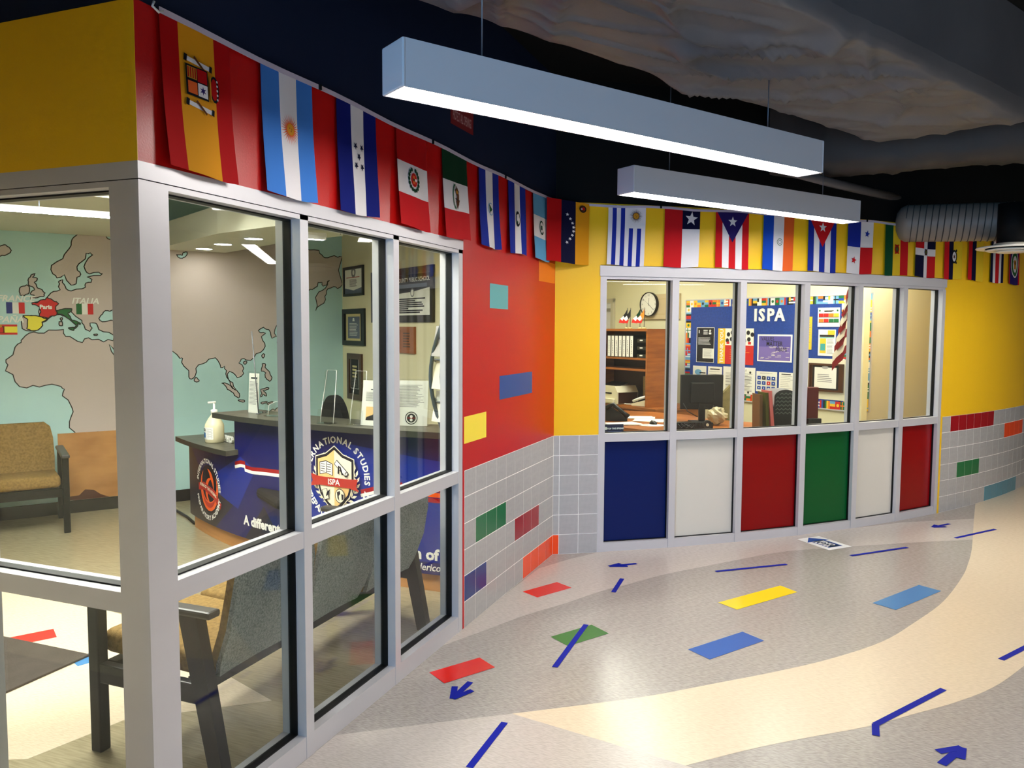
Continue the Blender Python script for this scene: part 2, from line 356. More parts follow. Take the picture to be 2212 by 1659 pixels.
# one way sheet
M['oneblue'] = mat('sheet_blue', (18, 70, 160), .4, .4); M['onedark'] = mat('sheet_dark', (10, 22, 60), .4, .4)
c4 = [onZ(*p) for p in [(1790.6, 1189.3), (1720.4, 1165.3), (1769.3, 1159), (1840, 1181.5)]]
ow = thing('one_way_sheet', 'white one way sheet with blue arrow taped to the floor', 'floor sign', (0, 0, 0))
MB().prism([p[:2] for p in c4][::-1] if (c4[1]-c4[0]).cross(c4[2]-c4[0]).z < 0 else [p[:2] for p in c4], .0022, .0034).build('sheet', 'white', ow)
def owm(x, z, o):   # x 0..1 along the long edge, z 0..1 along the short edge (text reads upside down from here)
    a = c4[0]+(c4[1]-c4[0])*(1-x); b = c4[3]+(c4[2]-c4[3])*(1-x); p = b+(a-b)*z if False else a+(b-a)*(1-z); return (p.x, p.y, .0036+o*.3)
def owm(x, z, o): 
    a = c4[1]+(c4[0]-c4[1])*x; b = c4[2]+(c4[3]-c4[2])*x; p = a+(b-a)*z; return (p.x, p.y, .0036+o*.3)
p = PR(owm); p.shape('oneblue', [(.02, .50), (.34, .98), (.34, .80), (.86, .80), (.86, .94), (.96, .94), (.86, .2), (.34, .2), (.34, .02)][:4]+[(.86, .80), (.86, .2), (.34, .2), (.34, .02)])
p.shape('onedark', [(.30, .28), (.30, .72), (.84, .72), (.84, .28)])
for i, (t, zz) in enumerate((('ONE', .62), ('WAY', .36))):
    vv, ff = text2d(t, .26, 'CENTER', .012); p.add([p.fn(.56-a*.75, zz-b+.06, p.o) for a, b in vv], ff, p.mi_('white'))
p.done('print', ow)

# ---- wall with the lobby window (red)
wl = struct_root('wall_left')
MB().bb(-.12, 0, Y0, YC+.02, ZH, ZT).bb(-.12, 0, 4.02, YC+.02, ZR, ZH).bb(-.12, 0, 4.02, 4.042, 0, ZR).build('painted_wall', 'red', wl)
MB().bb(-.12, .0, 4.042, YC+.02, 0, ZR).build('tile_backing', 'grout', wl)
MB().bb(-.12, -.001, Y0, YC+.02, ZT, ZC).build('upper_wall', 'navyup', wl)
M['cream'] = mat('cream_wall', (226, 218, 180), .6, .3, bump=.05, bscale=150)
MB().bb(-.132, -.12, Y0+.12, YC, ZH, ZC).bb(-.132, -.12, 4.02, YC, 0, ZH).build('lobby_lining', 'cream', wl)
def tilemesh(wd, h, th=.010):
    g = .0026; mb = MB().box((wd/2, th/2, h/2), (wd-2*g, th, h-2*g), bevel=.0012, seg=1); return mb
_tm = {}
def puttile(wd, h, mk, loc, rz, parent):
    key = (round(wd, 4), round(h, 4), mk)
    if key not in _tm: o = tilemesh(wd, h).build('tile', mk, parent); _tm[key] = o.data
    else: o = bpy.data.objects.new('tile', _tm[key]); COL.objects.link(o); o.parent = parent
    o.location = loc; o.rotation_euler = (0, 0, rz); return o
H = ZR/6; TW = (YC-4.042)/10.47
def w1col(r, c):
    if r == 2 and c in (1, 2, 3): return 't_green'
    if r == 3 and c in (5, 6, 7): return 't_red'
    if r == 4 and c in (0, 1): return 't_blue'
    if r == 5 and c >= 6: return 't_orange'
    return 'tile'
TW = (YC-4.042)/10
for r in range(6):
    for c in range(10): puttile(TW, H, w1col(r, c), (.0018, 4.042+c*TW, ZR-(r+1)*H), PI/2, wl)
for nm, y0, y1, z0, z1, rgb in [('teal', 4.402, 4.697, 1.842, 1.991, (90, 170, 176)), ('orange', 5.283, YC, 2.056, 2.20, (240, 120, 30)), ('blue', 4.562, 5.157, 1.276, 1.424, (22, 74, 148)), ('lemon', 4.036, 4.352, 1.068, 1.222, (250, 226, 70))]:
    mat('patch_'+nm, rgb, .35, .4); MB().bb(0, .0012, y0, y1, z0, z1).build('painted_patch', MATS['patch_'+nm], wl)

# ---- near wall over the left window (yellow)
wn = struct_root('wall_near')
MB().bb(-5.3, -.12, Y0-.0015, Y0+.12, ZH, ZT).bb(-.12, .0012, Y0-.0015, Y0-.0002, ZH, ZT).build('painted_wall', 'yellow', wn)
MB().bb(-5.3, -.12, Y0-.0005, Y0+.12, ZT, ZC).build('upper_wall', 'navyup', wn)
MB().bb(-5.3, -.12, Y0+.12, Y0+.132, ZH, ZC).build('lobby_lining', 'cream', wn)

# ---- curved yellow wall with the office window
wc = struct_root('wall_curved')
mb = MB()
arcslab(mb, S0, SE, RR-.12, RR, ZH, ZT); arcslab(mb, S0, SF0, RR-.12, RR, ZR, ZH); arcslab(mb, SF1, SE, RR-.12, RR, ZR, ZH); arcslab(mb, SF1+.002, SF1+.028, RR-.12, RR+.004, 0, ZR+.01)
mb.build('painted_wall', 'yellow', wc)
mb = MB(); arcslab(mb, S0, SF0, RR-.12, RR-.0005, 0, ZR); arcslab(mb, SF1+.03, SE, RR-.12, RR-.0005, 0, ZR); mb.build('tile_backing', 'grout', wc)
mb = MB(); arcslab(mb, S0, SE, RR-.12, RR-.001, ZT, ZC); mb.build('upper_wall', 'black', wc)
mb = MB(); arcslab(mb, S0+.05, SE, RR-.132, RR-.12, ZH, ZC); mb.build('office_lining', 'cream', wc)
def arctile(s, wd, z, mk): q = arcp(s, RR+.0018, z); puttile(wd, H, mk, q, archd(s+wd/2), wc)
a1 = (S0+.066)
for r in range(6):
    arctile(S0, .066, ZR-(r+1)*H, 't_orange' if r == 5 else 'tile')
    for c in range(2): arctile(a1+c*.153, .153, ZR-(r+1)*H, 'tile')
def w3col(r, c):
    if r == 0 and 1 <= c < 7: return 't_red'
    if r == 1 and 9 <= c < 13: return 't_orange'
    if r == 3 and 2 <= c < 5: return 't_green'
    if r == 5 and 6 <= c < 12: return 't_teal'
    return 'tile'
for r in range(6):
    for c in range(20): arctile(SF1+.03+c*.1524, .1524, ZR-(r+1)*H, w3col(r, c))

# ---- window in the red wall
w1 = struct_root('window_1')
GX0, GX1 = -.078, -.042
MB().bb(-.115, 0, Y0, 1.894, 0, 2.149).build('corner_post', 'alu', w1)
MB().bb(-.115, .0015, Y0-.0015, 4.022, 2.152, ZH).build('header', 'alu', w1)
MB().bb(-.115, 0, 1.894, 4.016, 2.132, 2.149).build('header_stop', 'alu', w1)
MB().bb(-.113, -.004, Y0+.004, 4.01, 2.147, 2.154).build('seam', 'gasket', w1)
my = [1.894, 2.547, 2.598, 3.255, 3.306, 3.965, 4.016]
for i in (1, 3, 5): MB().bb(-.115, 0, my[i], my[i+1], 0, 2.149).build('mullion', 'alu', w1)
for i in (0, 2, 4):
    a, b = my[i], my[i+1]
    MB().bb(-.115, -.002, a, b, .856, .922).build('rail', 'alu', w1)
    MB().bb(-.115, -.002, a, b, 0, .09).build('sill', 'alu', w1)
    for z0, z1 in ((.09, .856), (.922, 2.132)):
        MB().bb(-.063, -.057, a+.002, b-.002, z0+.002, z1-.002).build('pane', 'glass', w1)
        g = MB(); t = .005
        g.bb(GX0, GX1, a, a+t, z0, z1).bb(GX0, GX1, b-t, b, z0, z1).bb(GX0, GX1, a+t, b-t, z0, z0+t).bb(GX0, GX1, a+t, b-t, z1-t, z1); g.build('gasket', 'gasket', w1)
# ---- window in the near wall
w2 = struct_root('window_2')
MB().bb(-5.3, -.115, Y0-.0015, Y0+.115, 2.152, ZH).build('header', 'alu', w2)
MB().bb(-5.3, -.115, Y0, Y0+.115, 2.132, 2.149).build('header_stop', 'alu', w2)
MB().bb(-5.3, -.004, Y0+.004, Y0+.113, 2.147, 2.154).build('seam', 'gasket', w2)
xs = [-.115]
for k in range(5): xs += [xs[-1]-.69, xs[-1]-.74]
for i in (1, 3, 5, 7): MB().bb(xs[i+1], xs[i], Y0, Y0+.115, 0, 2.149).build('mullion', 'alu', w2)
for i in (0, 2, 4, 6):
    b, a = xs[i], xs[i+1]
    MB().bb(a, b, Y0+.002, Y0+.115, .84, .905).build('rail', 'alu', w2)
    MB().bb(a, b, Y0+.002, Y0+.115, 0, .09).build('sill', 'alu', w2)
    for z0, z1 in ((.09, .84), (.905, 2.132)):
        MB().bb(a+.002, b-.002, Y0+.057, Y0+.063, z0+.002, z1-.002).build('pane', 'glass', w2)
        g = MB(); t = .005; p0, p1 = Y0+.042, Y0+.078
        g.bb(a, a+t, p0, p1, z0, z1).bb(b-t, b, p0, p1, z0, z1).bb(a+t, b-t, p0, p1, z0, z0+t).bb(a+t, b-t, p0, p1, z1-t, z1); g.build('gasket', 'gasket', w2)
# ---- office window in the curved wall
w3 = struct_root('window_3')
ms = [SF0, SF0+.05]
for c_ in (-9.403, -8.80, -8.17, -7.57, -6.99): ms += [c_-.028, c_+.028]
ms += [SF1-.05, SF1]
mb = MB(); arcslab(mb, SF0-.006, SF1+.006, RR-.11, RR+.006, 2.12, ZH-.004); mb.build('header', 'alu', w3)
mb = MB(); arcslab(mb, SF0, SF1, RR-.108, RR-.006, 2.098, 2.12); mb.build('header_stop', 'alu', w3)
for i in range(0, len(ms), 2):
    mb = MB(); arcslab(mb, ms[i], ms[i+1], RR-.11, RR+.002, 0, 2.1, n=2); mb.build('mullion', 'alu', w3)
for nm, c in (('blue', (3, 26, 88)), ('white', (214, 208, 198)), ('red', (138, 3, 6)), ('green', (3, 84, 36))): mat('panel_'+nm, c, .3, .2)
PCOL = ['blue', 'white', 'red', 'green', 'white', 'red']
for k in range(6):
    a, b = ms[2*k+1], ms[2*k+2]
    mb = MB(); arcslab(mb, a, b, RR-.11, RR-.002, .857, .921, n=2); mb.build('rail', 'alu', w3)
    mb = MB(); arcslab(mb, a, b, RR-.11, RR-.002, 0, .07, n=2); mb.build('sill', 'alu', w3)
    mb = MB(); arcslab(mb, a+.002, b-.002, RR-.06, RR-.054, .923, 2.096, n=1); mb.build('pane', 'glass', w3)
    mb = MB(); arcslab(mb, a+.002, b-.002, RR-.06, RR-.045, .072, .855, n=1); mb.build('panel', MATS['panel_'+PCOL[k]], w3)
    for z0, z1, r0, r1 in ((.921, 2.098, RR-.072, RR-.042), (.07, .857, RR-.045, RR-.03)):
        g = MB(); t = .005
        arcslab(g, a, a+t, r0, r1, z0, z1, n=1); arcslab(g, b-t, b, r0, r1, z0, z1, n=1); arcslab(g, a+t, b-t, r0, r1, z0, z0+t, n=1); arcslab(g, a+t, b-t, r0, r1, z1-t, z1, n=1); g.build('gasket', 'gasket', w3)

# ---- ceiling deck, far shells of the hall
MB().bb(-8, 9.5, -6, 17, ZC, ZC+.1).build('ceiling', 'black', kind='structure')
M['beige'] = mat('beige_wall', (205, 196, 176), .6, .3)
MB().bb(9.3, 9.5, -6, 17, 0, ZC).build('wall_right', 'beige', kind='structure')
MB().bb(3, 9.3, 15.4, 15.6, 0, ZC).build('wall_far', 'beige', kind='structure')
we = struct_root('wall_added_entry')  # unseen hall end; doorway added to give the daylight an opening
MB().bb(2.0, 9.5, -4.1, -3.95, 0, ZC).bb(.3, 2.0, -4.1, -3.95, 2.6, ZC).build('painted_wall', 'beige', we)
MB().bb(.3, 2.0, -4.06, -4.0, 0, .06).bb(.3, .36, -4.06, -4.0, 0, 2.6).bb(1.94, 2.0, -4.06, -4.0, 0, 2.6).bb(1.12, 1.18, -4.06, -4.0, 0, 2.6).build('door_frame', 'alu', we)
MB().bb(-5.3, .30, -4.1, .85, 0, ZC).build('wall_shade_block', 'beige', kind='structure')  # unseen block, added and sized to shade the yellow near wall

# ---- lobby shell: map wall, awards wall
HD = 54.9
MW = WF((-4.859, 4.781), HD)
KX = MW.p(740, 700)[0]
KP = MW.w(KX)
AW = WF((KP.x, KP.y), HD-90)
M['ocean'] = mat('mural_ocean', (184, 222, 226), .5, .3, var=.05, vscale=(1.2, 1.2, 1.2))
wmap = MB().bb(-2.2, KX, 0, .1, 0, ZC).build('wall_map', 'ocean', kind='structure'); place(wmap, MW.w(0), MW.h)
waw = MB().bb(0, 3.55, 0, .1, 0, ZC).build('wall_awards', 'cream', kind='structure'); place(waw, AW.w(0), AW.h)
MB().bb(-6.2, -6.1, 1.78, 3.2, 0, ZC).build('wall_lobby_end', 'cream', kind='structure')
M['basebd'] = mat('dark_base', (26, 22, 18), .4, .4)
b = MB().bb(-2.2, KX, -.014, 0, 0, .115).build('baseboard_map', 'basebd', kind='structure'); place(b, MW.w(0), MW.h)
b = MB().bb(.01, 3.5, -.014, 0, 0, .115).build('baseboard_awards', 'basebd', kind='structure'); place(b, AW.w(0), AW.h)
# soffit over the reception desk
M['soffit'] = mat('soffit_white', (214, 212, 192), .6, .3)
ZS = 2.46
def Zq(L, z): return [onZ(x, y, z)[:2] for x, y in L]
sf = Zq([(371, 529), (470, 504.6), (600, 487.5), (741, 482)], ZS)
sb = Zq([(741, 509.5), (600, 526), (478, 548)], ZS)
lf = MW.w(MW.p(300, 540)[0], .002)[:2]; lb = onZ(300, 548, ZS)[:2]
sp = [Vector(p) for p in sf+sb]+[MW.w(MW.p(478, 550)[0], .004).xy, MW.w(MW.p(335, 540)[0], .004).xy]
def ccw(P):
    P = [Vector(p) for p in P]
    return P if sum(a.x*b.y-b.x*a.y for a, b in zip(P, P[1:]+P[:1])) > 0 else P[::-1]
so = struct_root('ceiling_soffit'); MB().prism(ccw(sp), ZS, ZS+.22).build('soffit_body', 'soffit', so)
sp2 = [MW.w(-2.0, .004).xy, MW.w(MW.p(250, 540)[0], .004).xy]+[Vector(p) for p in Zq([(238.6, 428), (157.5, 421), (60, 414)], 2.55)]+[Vector((-4.6, 1.95)), Vector((-6.0, 2.0))]
so2 = struct_root('ceiling_soffit_seating'); MB().prism(ccw(sp2), 2.55, 2.72).build('soffit_body', 'soffit', so2)

# ---- office shell
OB = atD(1485, 650, 10.27); OW = WF((OB.x, OB.y), HD-90)
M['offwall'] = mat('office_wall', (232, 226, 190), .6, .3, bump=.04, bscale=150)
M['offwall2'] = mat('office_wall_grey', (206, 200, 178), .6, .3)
o = MB().bb(-3.3, 2.50, 0, .1, 0, 2.9).build('wall_office_back', 'offwall', kind='structure'); place(o, OW.w(0), OW.h)
e1 = OW.w(2.46, .02); e2 = Vector((3.45, 10.6, 0))
hd2 = math.degrees(math.atan2(e2.y-e1.y, e2.x-e1.x)); OR = WF(e1, hd2)
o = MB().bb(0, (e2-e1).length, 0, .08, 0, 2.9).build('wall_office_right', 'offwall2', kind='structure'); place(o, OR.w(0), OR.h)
e3 = OW.w(-2.6)
o = MB().bb(0, 6.2, 0, .08, 0, 2.9).build('wall_office_left', 'offwall', kind='structure'); place(o, (-1.9, 6.6, 0), math.atan2(e3.y-6.6, e3.x+1.9))
oc = MB().prism(ccw([arcp(s, RR-.14).xy for s in (-10.3, -9.5, -8.7, -7.9, -7.1, -6.3)]+[Vector((3.5, 10.7)), OW.w(-3.2, -.1).xy, Vector((-1.9, 6.8))]), 2.75, 2.80).build('ceiling_office', 'soffit', kind='structure')
# ================================================================ CEILING THINGS
def pendant(P, P2, wd, label, lampmat='lamp', hh=.155, name='linear_pendant', group='hall linear pendants', tops=(None, None)):
    """P, P2: bottom corners of the long face seen from the hall; the body lies to the left of P->P2"""
    P, P2 = Vector(P), Vector(P2); d = P2-P; d.z = 0; L = d.length; hdg = math.atan2(d.y, d.x)
    t = thing(name, label, 'ceiling light', P, hdg, group)
    mb = MB(); th = .006
    mb.bb(0, L, 0, th, 0, hh, 0).bb(0, L, wd-th, wd, 0, hh).bb(0, L, th, wd-th, hh-th, hh); mb.build('housing', 'housing', t)
    for x in (0, L): MB().box((x, wd/2, hh/2), (.012, wd+.004, hh+.002), bevel=.005).build('end_cap', 'housing', t)
    g = .004
    for a, b in ((.01, L/2-g), (L/2+g, L-.01)): MB().bb(a, b, th+.002, wd-th-.002, .004, .018).build('diffuser', lampmat, t)
    for x, tp in zip((.35, L-.35), tops): MB().tube([(x, wd/2, hh), (x, wd/2, (tp or ZC)-P.z)], .003, 6).build('suspension_wire', 'wire', t)
    return t
P, P2, P3 = onZ(873, 185.5, 2.5), onZ(1777, 373, 2.5), onZ(829, 208, 2.5)
d = (P2-P).normalized(); wd1 = max(.09, abs((P3-P).dot(Vector((-d.y, d.x, 0)))))
pend = pendant(P, P2, wd1, 'large linear pendant light in front, nearest the camera', tops=(None, 2.9))
HP = math.atan2(d.y, d.x)
Q, Q2 = onZ(1370, 414.6, 2.52), onZ(1857, 479.4, 2.52)
pend2 = pendant(Q, Q2, wd1, 'smaller looking linear pendant light behind, over the yellow wall flags', tops=(None, 2.9))
for x, y, lb in [(3.4, .2, 'added unseen pendant light to the right of the camera'), (5.0, 3.2, 'added unseen pendant light over the right side of the hall'), (3.28, 6.24, 'linear pendant light beyond the round diffuser'), (3.6, -2.6, 'added unseen pendant light near the hall end'), (7.4, 5.2, 'added unseen pendant light at the far right of the hall'), (5.6, .2, 'added unseen pendant light in the right rear of the hall'), (7.4, 1.4, 'added unseen pendant light by the right hall wall')]:  # unseen fill lamps added to light the hall, except the one beyond the diffuser
    q = Vector((x, y, 2.52)); pendant(q, q+Vector((math.cos(HP), math.sin(HP), 0))*2.45, wd1, lb)

from mathutils import noise
M['wrap'] = mat('duct_wrap', (92, 91, 95), .45, .5, var=.12, vscale=(2, 2, 2), bump=.25, bscale=30)
M['wrap2'] = mat('duct_wrap_dark', (60, 57, 56), .6, .4, bump=.2, bscale=40)
M['spiral'] = mat('spiral_duct', (128, 118, 108), .5, .5)
def wr(p, k=1.):
    w_ = Vector((noise.noise(p*.8), noise.noise(p*.8+Vector((5, 2, 0))), 0))*.5; q = Vector((p.x*.82+p.y*.57, p.y*.82-p.x*.57, 0))+w_
    def cr(x, y, z, pw): return max(0, 1-abs(noise.noise(Vector((x, y, z))))*5)**pw
    m_ = .35+.65*max(0, noise.noise(p*.7+Vector((1, 7, 3)))+.4)
    return k*(.05*noise.noise(p*.8)-m_*(.085*cr(q.x*.9, q.y*2.2, 1.3, 2)+.06*cr(q.x*2.2+3, q.y*1.4, 5.3, 2.2)+.03*cr(q.x*1.6, q.y*4.4, 9.3, 2.2)))
# big wrapped duct
ZD = 3.0
A, Bq = onZ(1090, 62, ZD), onZ(1915, 316, ZD); dd = (Bq-A).normalized(); A0 = A-dd*3.4
Cq = onZ(2255, 262, ZD); D0 = Cq-dd*(Bq-A0).length
NA, NB = 170, 110; mb = MB(); g = []
for i in range(NA+1):
    row = []
    for j in range(NB+1):
        u, v = i/NA, j/NB; p = A0.lerp(Bq, u).lerp(D0.lerp(Cq, u), v)
        e = min(v, 1-v, 1-u)*NB; edge = max(0, 1-e/3)
        p = Vector((p.x, p.y, ZD+wr(p)*min(1, .12+e/14)+.08*edge**2)); k = noise.noise(Vector((p.x*.9, p.y*.9, 9)))*.05
        if j == 0: p += Vector((-dd.y, dd.x, 0))*k
        if i == NA: p += dd*k
        row.append(p)
    g.append(row)
vv = [p for r in g for p in r]; ff = [(i*(NB+1)+j, i*(NB+1)+j+1, (i+1)*(NB+1)+j+1, (i+1)*(NB+1)+j) for i in range(NA) for j in range(NB)]
mb.add(vv, ff, 0, True)
rim = [g[i][0] for i in range(NA+1)]+[g[NA][j] for j in range(1, NB+1)]+[g[i][NB] for i in range(NA-1, -1, -1)]
k = len(rim); mb.add(rim+[Vector((p.x, p.y, ZC)) for p in rim], [(i, i+1, k+i+1, k+i) for i in range(k-1)], 0, True)
solo(mb, 'wrapped_duct', 'wrap', 'wide wrinkled grey wrapped duct filling the ceiling at upper right', 'duct')
# cross duct behind it
a, b = onZ(1660, 372, 2.96), onZ(2330, 318, 2.96); dx = (b-a).normalized(); nx_ = Vector((-dx.y, dx.x, 0)); mb = MB(); N = 60
prof = [(0, .5), (-.01, .25), (0, .06), (.05, 0), (.2, -.012), (.42, 0), (.47, .06), (.48, .5)]; vv = []
for i in range(N+1):
    c = a.lerp(b, i/N)
    for o_, h_ in prof: q = c+nx_*o_+Vector((0, 0, h_)); q += nx_*wr(q*1.4, .5)+Vector((0, 0, wr(q, .4))); vv.append(q)
n = len(prof); mb.add(vv, [(i*n+j, (i+1)*n+j, (i+1)*n+j+1, i*n+j+1) for i in range(N) for j in range(n-1)], 0, True)
mb.ngon(vv[:n]); solo(mb, 'wrapped_duct', 'wrap2', 'narrower dark wrapped duct crossing below the wide wrinkled one', 'duct')
# conduit
mb = MB(); mb.tube([onZ(1640, 352, 2.88), onZ(1800, 396, 2.88), onZ(1975, 436, 2.88)], .035, 12)
solo(mb, 'ceiling_pipe', 'wrap', 'thin grey pipe under the dark ceiling between pendant and duct', 'pipe')
# spiral duct
sa, sb_ = atD(1957, 483, 6.9), atD(2290, 476, 6.4); ax = (sb_-sa).normalized(); sd = thing('spiral_duct', 'round grey spiral duct in front of the last flags', 'duct', sa)
pts = []; rs = []
Ls = (sb_-sa).length; r0 = .158
pts = [sa-ax*.085, sa-ax*.075, sa-ax*.045, sa]; rs = [.03, .09, .135, r0]
k = int(Ls/.02)
for i in range(1, k+1): pts.append(sa+ax*(i*.02)); rs.append(r0)
MB().tube(pts, rs, 28).build('duct_body', 'spiral', sd, local=False)
e_1 = ax.cross(Vector((0, 0, 1))).normalized(); e_2 = e_1.cross(ax); hl = [sa+ax*(Ls*i/900)+(e_1*math.cos(i*.16)+e_2*math.sin(i*.16))*(r0+.002) for i in range(1, 900)]
MB().tube(hl, .004, 4).build('spiral_seam', 'wrap2', sd, local=False)
mb = MB(); pl = ax.cross(Vector((0, 0, 1))).normalized(); 
dc = atD(2186, 527, 6.35); mb.lathe([(.11, 0), (.11, .32)], (dc.x, dc.y, dc.z), 20); mb.build('drop_collar', 'black', sd, local=False)
M['diffw'] = mat('diffuser_white', (228, 220, 206), .4, .5)
df = thing('round_diffuser', 'white round ceiling diffuser under the spiral duct', 'diffuser', (dc.x, dc.y, dc.z-.07))
MB().lathe([(.12, .075), (.14, .06), (.25, .045), (.255, .035), (.245, .03), (.14, .04)], n=32).build('outer_ring', 'diffw', df)
MB().lathe([(.17, .03), (.19, .02), (.165, .012), (.13, .02)], n=32).build('middle_ring', 'diffw', df)
MB().lathe([(.09, .022), (.12, .006), (.10, 0), (.02, .0)], n=32).build('center_cone', 'diffw', df)
MB().lathe([(.185, .032), (.185, .036)], n=32).build('dark_gap', 'black', df)

# ---- fire barrier stencil on the dark upper wall
W1F = WF((0, 0), 90)
M['stencil'] = mat('stencil_red', (120, 24, 28), .6, .3); M['stencilw'] = mat('stencil_text', (196, 150, 150), .6, .3)
y0, z0 = W1F.p(973, 266); y1, z1 = W1F.p(1022, 291); zt = W1F.p(1022, 245)[1]
st = PR(off=.001); wdt = y1-y0; st.shape('stencil', rect(0, wdt, z1-.005, z1+.115)); st.text('stencilw', 'PROTECT ALL OPENINGS', wdt/2, z1+.025, .07, sx=min(1, wdt*.92/.9), bold=.001)
o = st.done('stencil_sign', wl); place(o, (.0, y0, 0), PI/2)

# ================================================================ FLAGS
FC = {'fred': (178, 8, 14), 'fyel': (222, 150, 24), 'fsky': (62, 122, 205), 'fwht': (226, 222, 226), 'fnavy': (12, 24, 108), 'fblue': (24, 44, 148), 'fdred': (196, 22, 30), 'fdk': (10, 14, 24), 'fgrn': (8, 52, 30), 'fguat': (92, 160, 206), 'fvnav': (8, 10, 48), 'fbr': (20, 70, 180), 'forange': (224, 96, 40), 'fbgrn': (10, 70, 40), 'fgold': (200, 140, 40), 'fbrown': (96, 52, 26), 'fgreen2': (40, 100, 50), 'fyel2': (226, 190, 40), 'fpink': (200, 90, 90), 'fpurp': (36, 24, 92)}
for k, c in FC.items(): M[k] = mat('cloth_'+k, c, .75, .15, bump=.05, bscale=300)
M['ribbon'] = mat('bunting_ribbon', (196, 186, 205), .6, .3)
FW, FH = .30, .448
def cloth_fn(tilt, sway, rip, ph):
    def fn(x, z, o):
        t = -z/FH; r = rip*(.25+.75*t)*math.sin(x*30+ph+t*1.2)
        xx = x*(1-.02*t*math.sin(ph))+sway*t*t+.25*rip*math.sin(t*7+ph)
        return (xx, -(.008+.6*tilt*t**1.3+r*.8+o), z-.006*t*math.sin(x*14+ph))
    return fn
def flag(label, loc, rz, xb, zb, colf, emb=None, tilt=.02, sway=0., rip=.004, ph=0., width=FW):
    fn = cloth_fn(tilt, sway, rip, ph)
    k = width/FW
    def ref(B, n):
        out = []
        for a, b in zip(B, B[1:]):
            q = max(1, round((b-a)/n))
            out += [a+(b-a)*i/q for i in range(q)]
        return out+[B[-1]]
    X = ref([(-.5+b)*FW for b in xb], .022); Z = ref([-b*FH for b in reversed(zb)], .04)[::-1]
    ms_ = []; mb = MB(); nx, nz = len(X), len(Z)
    vv = [Vector(fn(x, z, 0)) for z in Z for x in X]; idx = []
    for j in range(nz-1):
        for i in range(nx-1):
            c = colf((X[i]+X[i+1])/2/FW+.5, -(Z[j]+Z[j+1])/2/FH)
            if c not in ms_: ms_.append(c)
            mb.f.append([j*nx+i, (j+1)*nx+i, (j+1)*nx+i+1, j*nx+i+1]); mb.mi.append(ms_.index(c)); mb.sm.append(True)
    back = len(vv); vv2 = [p+Vector((0, .0012, 0)) for p in vv]
    for f, mi in zip(list(mb.f), list(mb.mi)): mb.f.append([i+back for i in reversed(f)]); mb.mi.append(mi); mb.sm.append(True)
    mb.v = vv+vv2
    o = mb.build('hanging_flag', [M[c] for c in ms_]); place(o, loc, rz); tag(o, label, 'flag', 'string of hanging flags')
    if k != 1: o.scale = (k, 1, 1)
    if emb:
        for nm_, e_ in (emb if isinstance(emb, list) else [('emblem', emb)]):
            p = PR(lambda x, z, q: fn(x, z, q+.0022)); e_(p); p.done(nm_, o)
    return o
def vs3(a, b, c, t1=1/3, t2=2/3): return lambda x, z: a if x < t1 else (b if x < t2 else c)
def hs3(a, b, c): return lambda x, z: a if z < 1/3 else (b if z < 2/3 else c)
T3 = [0, 1/3, 2/3, 1]; U1 = [0, 1]
def e_spain(p):
    for z in (-.10, -.235):
        p.shape('fwht', line(-.048, z, .048, z-.008, .014)); p.shape('fdk', line(-.06, z+.002, -.048, z, .022)); p.shape('fdk', line(.044, z-.006, .056, z-.008, .02)); p.shape('fbrown', line(-.02, z+.012, .02, z-.02, .008))
    p.shape('fdk', rect(-.058, .032, -.212, -.118)); p.shape('fred', rect(-.012, .028, -.162, -.122)); p.shape('fwht', rect(-.012, .028, -.206, -.166)); p.shape('fpurp', star(.008, -.186, .014, 6, .4)); p.shape('forange', rect(-.052, -.016, -.205, -.168)); p.shape('fgold', rect(-.054, -.016, -.160, -.124))
    for i in range(4): p.shape('fred', rect(-.052+.009*i, -.0475+.009*i, -.158, -.126))
    p.shape('fdk', circ(.058, -.168, .022, 14, .042)); p.shape('fred', circ(.056, -.168, .016, 12, .034)); p.shape('fgold', line(.038, -.205, .038, -.130, .006)); p.shapes('fwht', [circ(.070, -.168+.014*i, .004, 8) for i in (-2, -1, 0, 1, 2)])
def e_sun(p, x=0, z=-.20, r=.021, rr=.056, c='forange', c2='fgold', face='fbrown'):
    p.shapes(c, [[(x+r*.9*math.cos(a-.13), z+r*.9*math.sin(a-.13)), (x+rr*math.cos(a), z+rr*math.sin(a)), (x+r*.9*math.cos(a+.13), z+r*.9*math.sin(a+.13))] for a in [2*PI*i/28 for i in range(28)]])
    p.shape(c, circ(x, z, r*1.15)); p.shape(c2, circ(x, z, r)); p.shapes(face, [circ(x-.006, z+.004, .0025, 8), circ(x+.002, z-.006, .0025, 8), rect(x+.005, x+.008, z-.002, z+.006)])
def e_hon(p): p.shapes('fvnav', [star(x, z, .017, rot=PI/2+.2) for x, z in ((-.026, -.165), (.026, -.165), (0, -.205), (-.026, -.245), (.026, -.245))])
def e_wreath(c1, c2, c3, r=.05, z=-.22, x=0):
    def f(p):
        p.shapes(c1, [circ(x+r*math.cos(a)*.9, z+r*math.sin(a), .010, 8) for a in [2*PI*i/16 for i in range(16)] if abs(a-PI/2) > .3]); p.shape(c2, circ(x, z, r*.55, 16, r*.66)); p.shape(c3, rect(x-r*.28, x+r*.16, z-r*.4, z+r*.4)); p.shape('fwht', circ(x+r*.3, z, r*.16, 8)); p.shape(c1, star(x-r*.1, z, r*.22, 6))
    return f
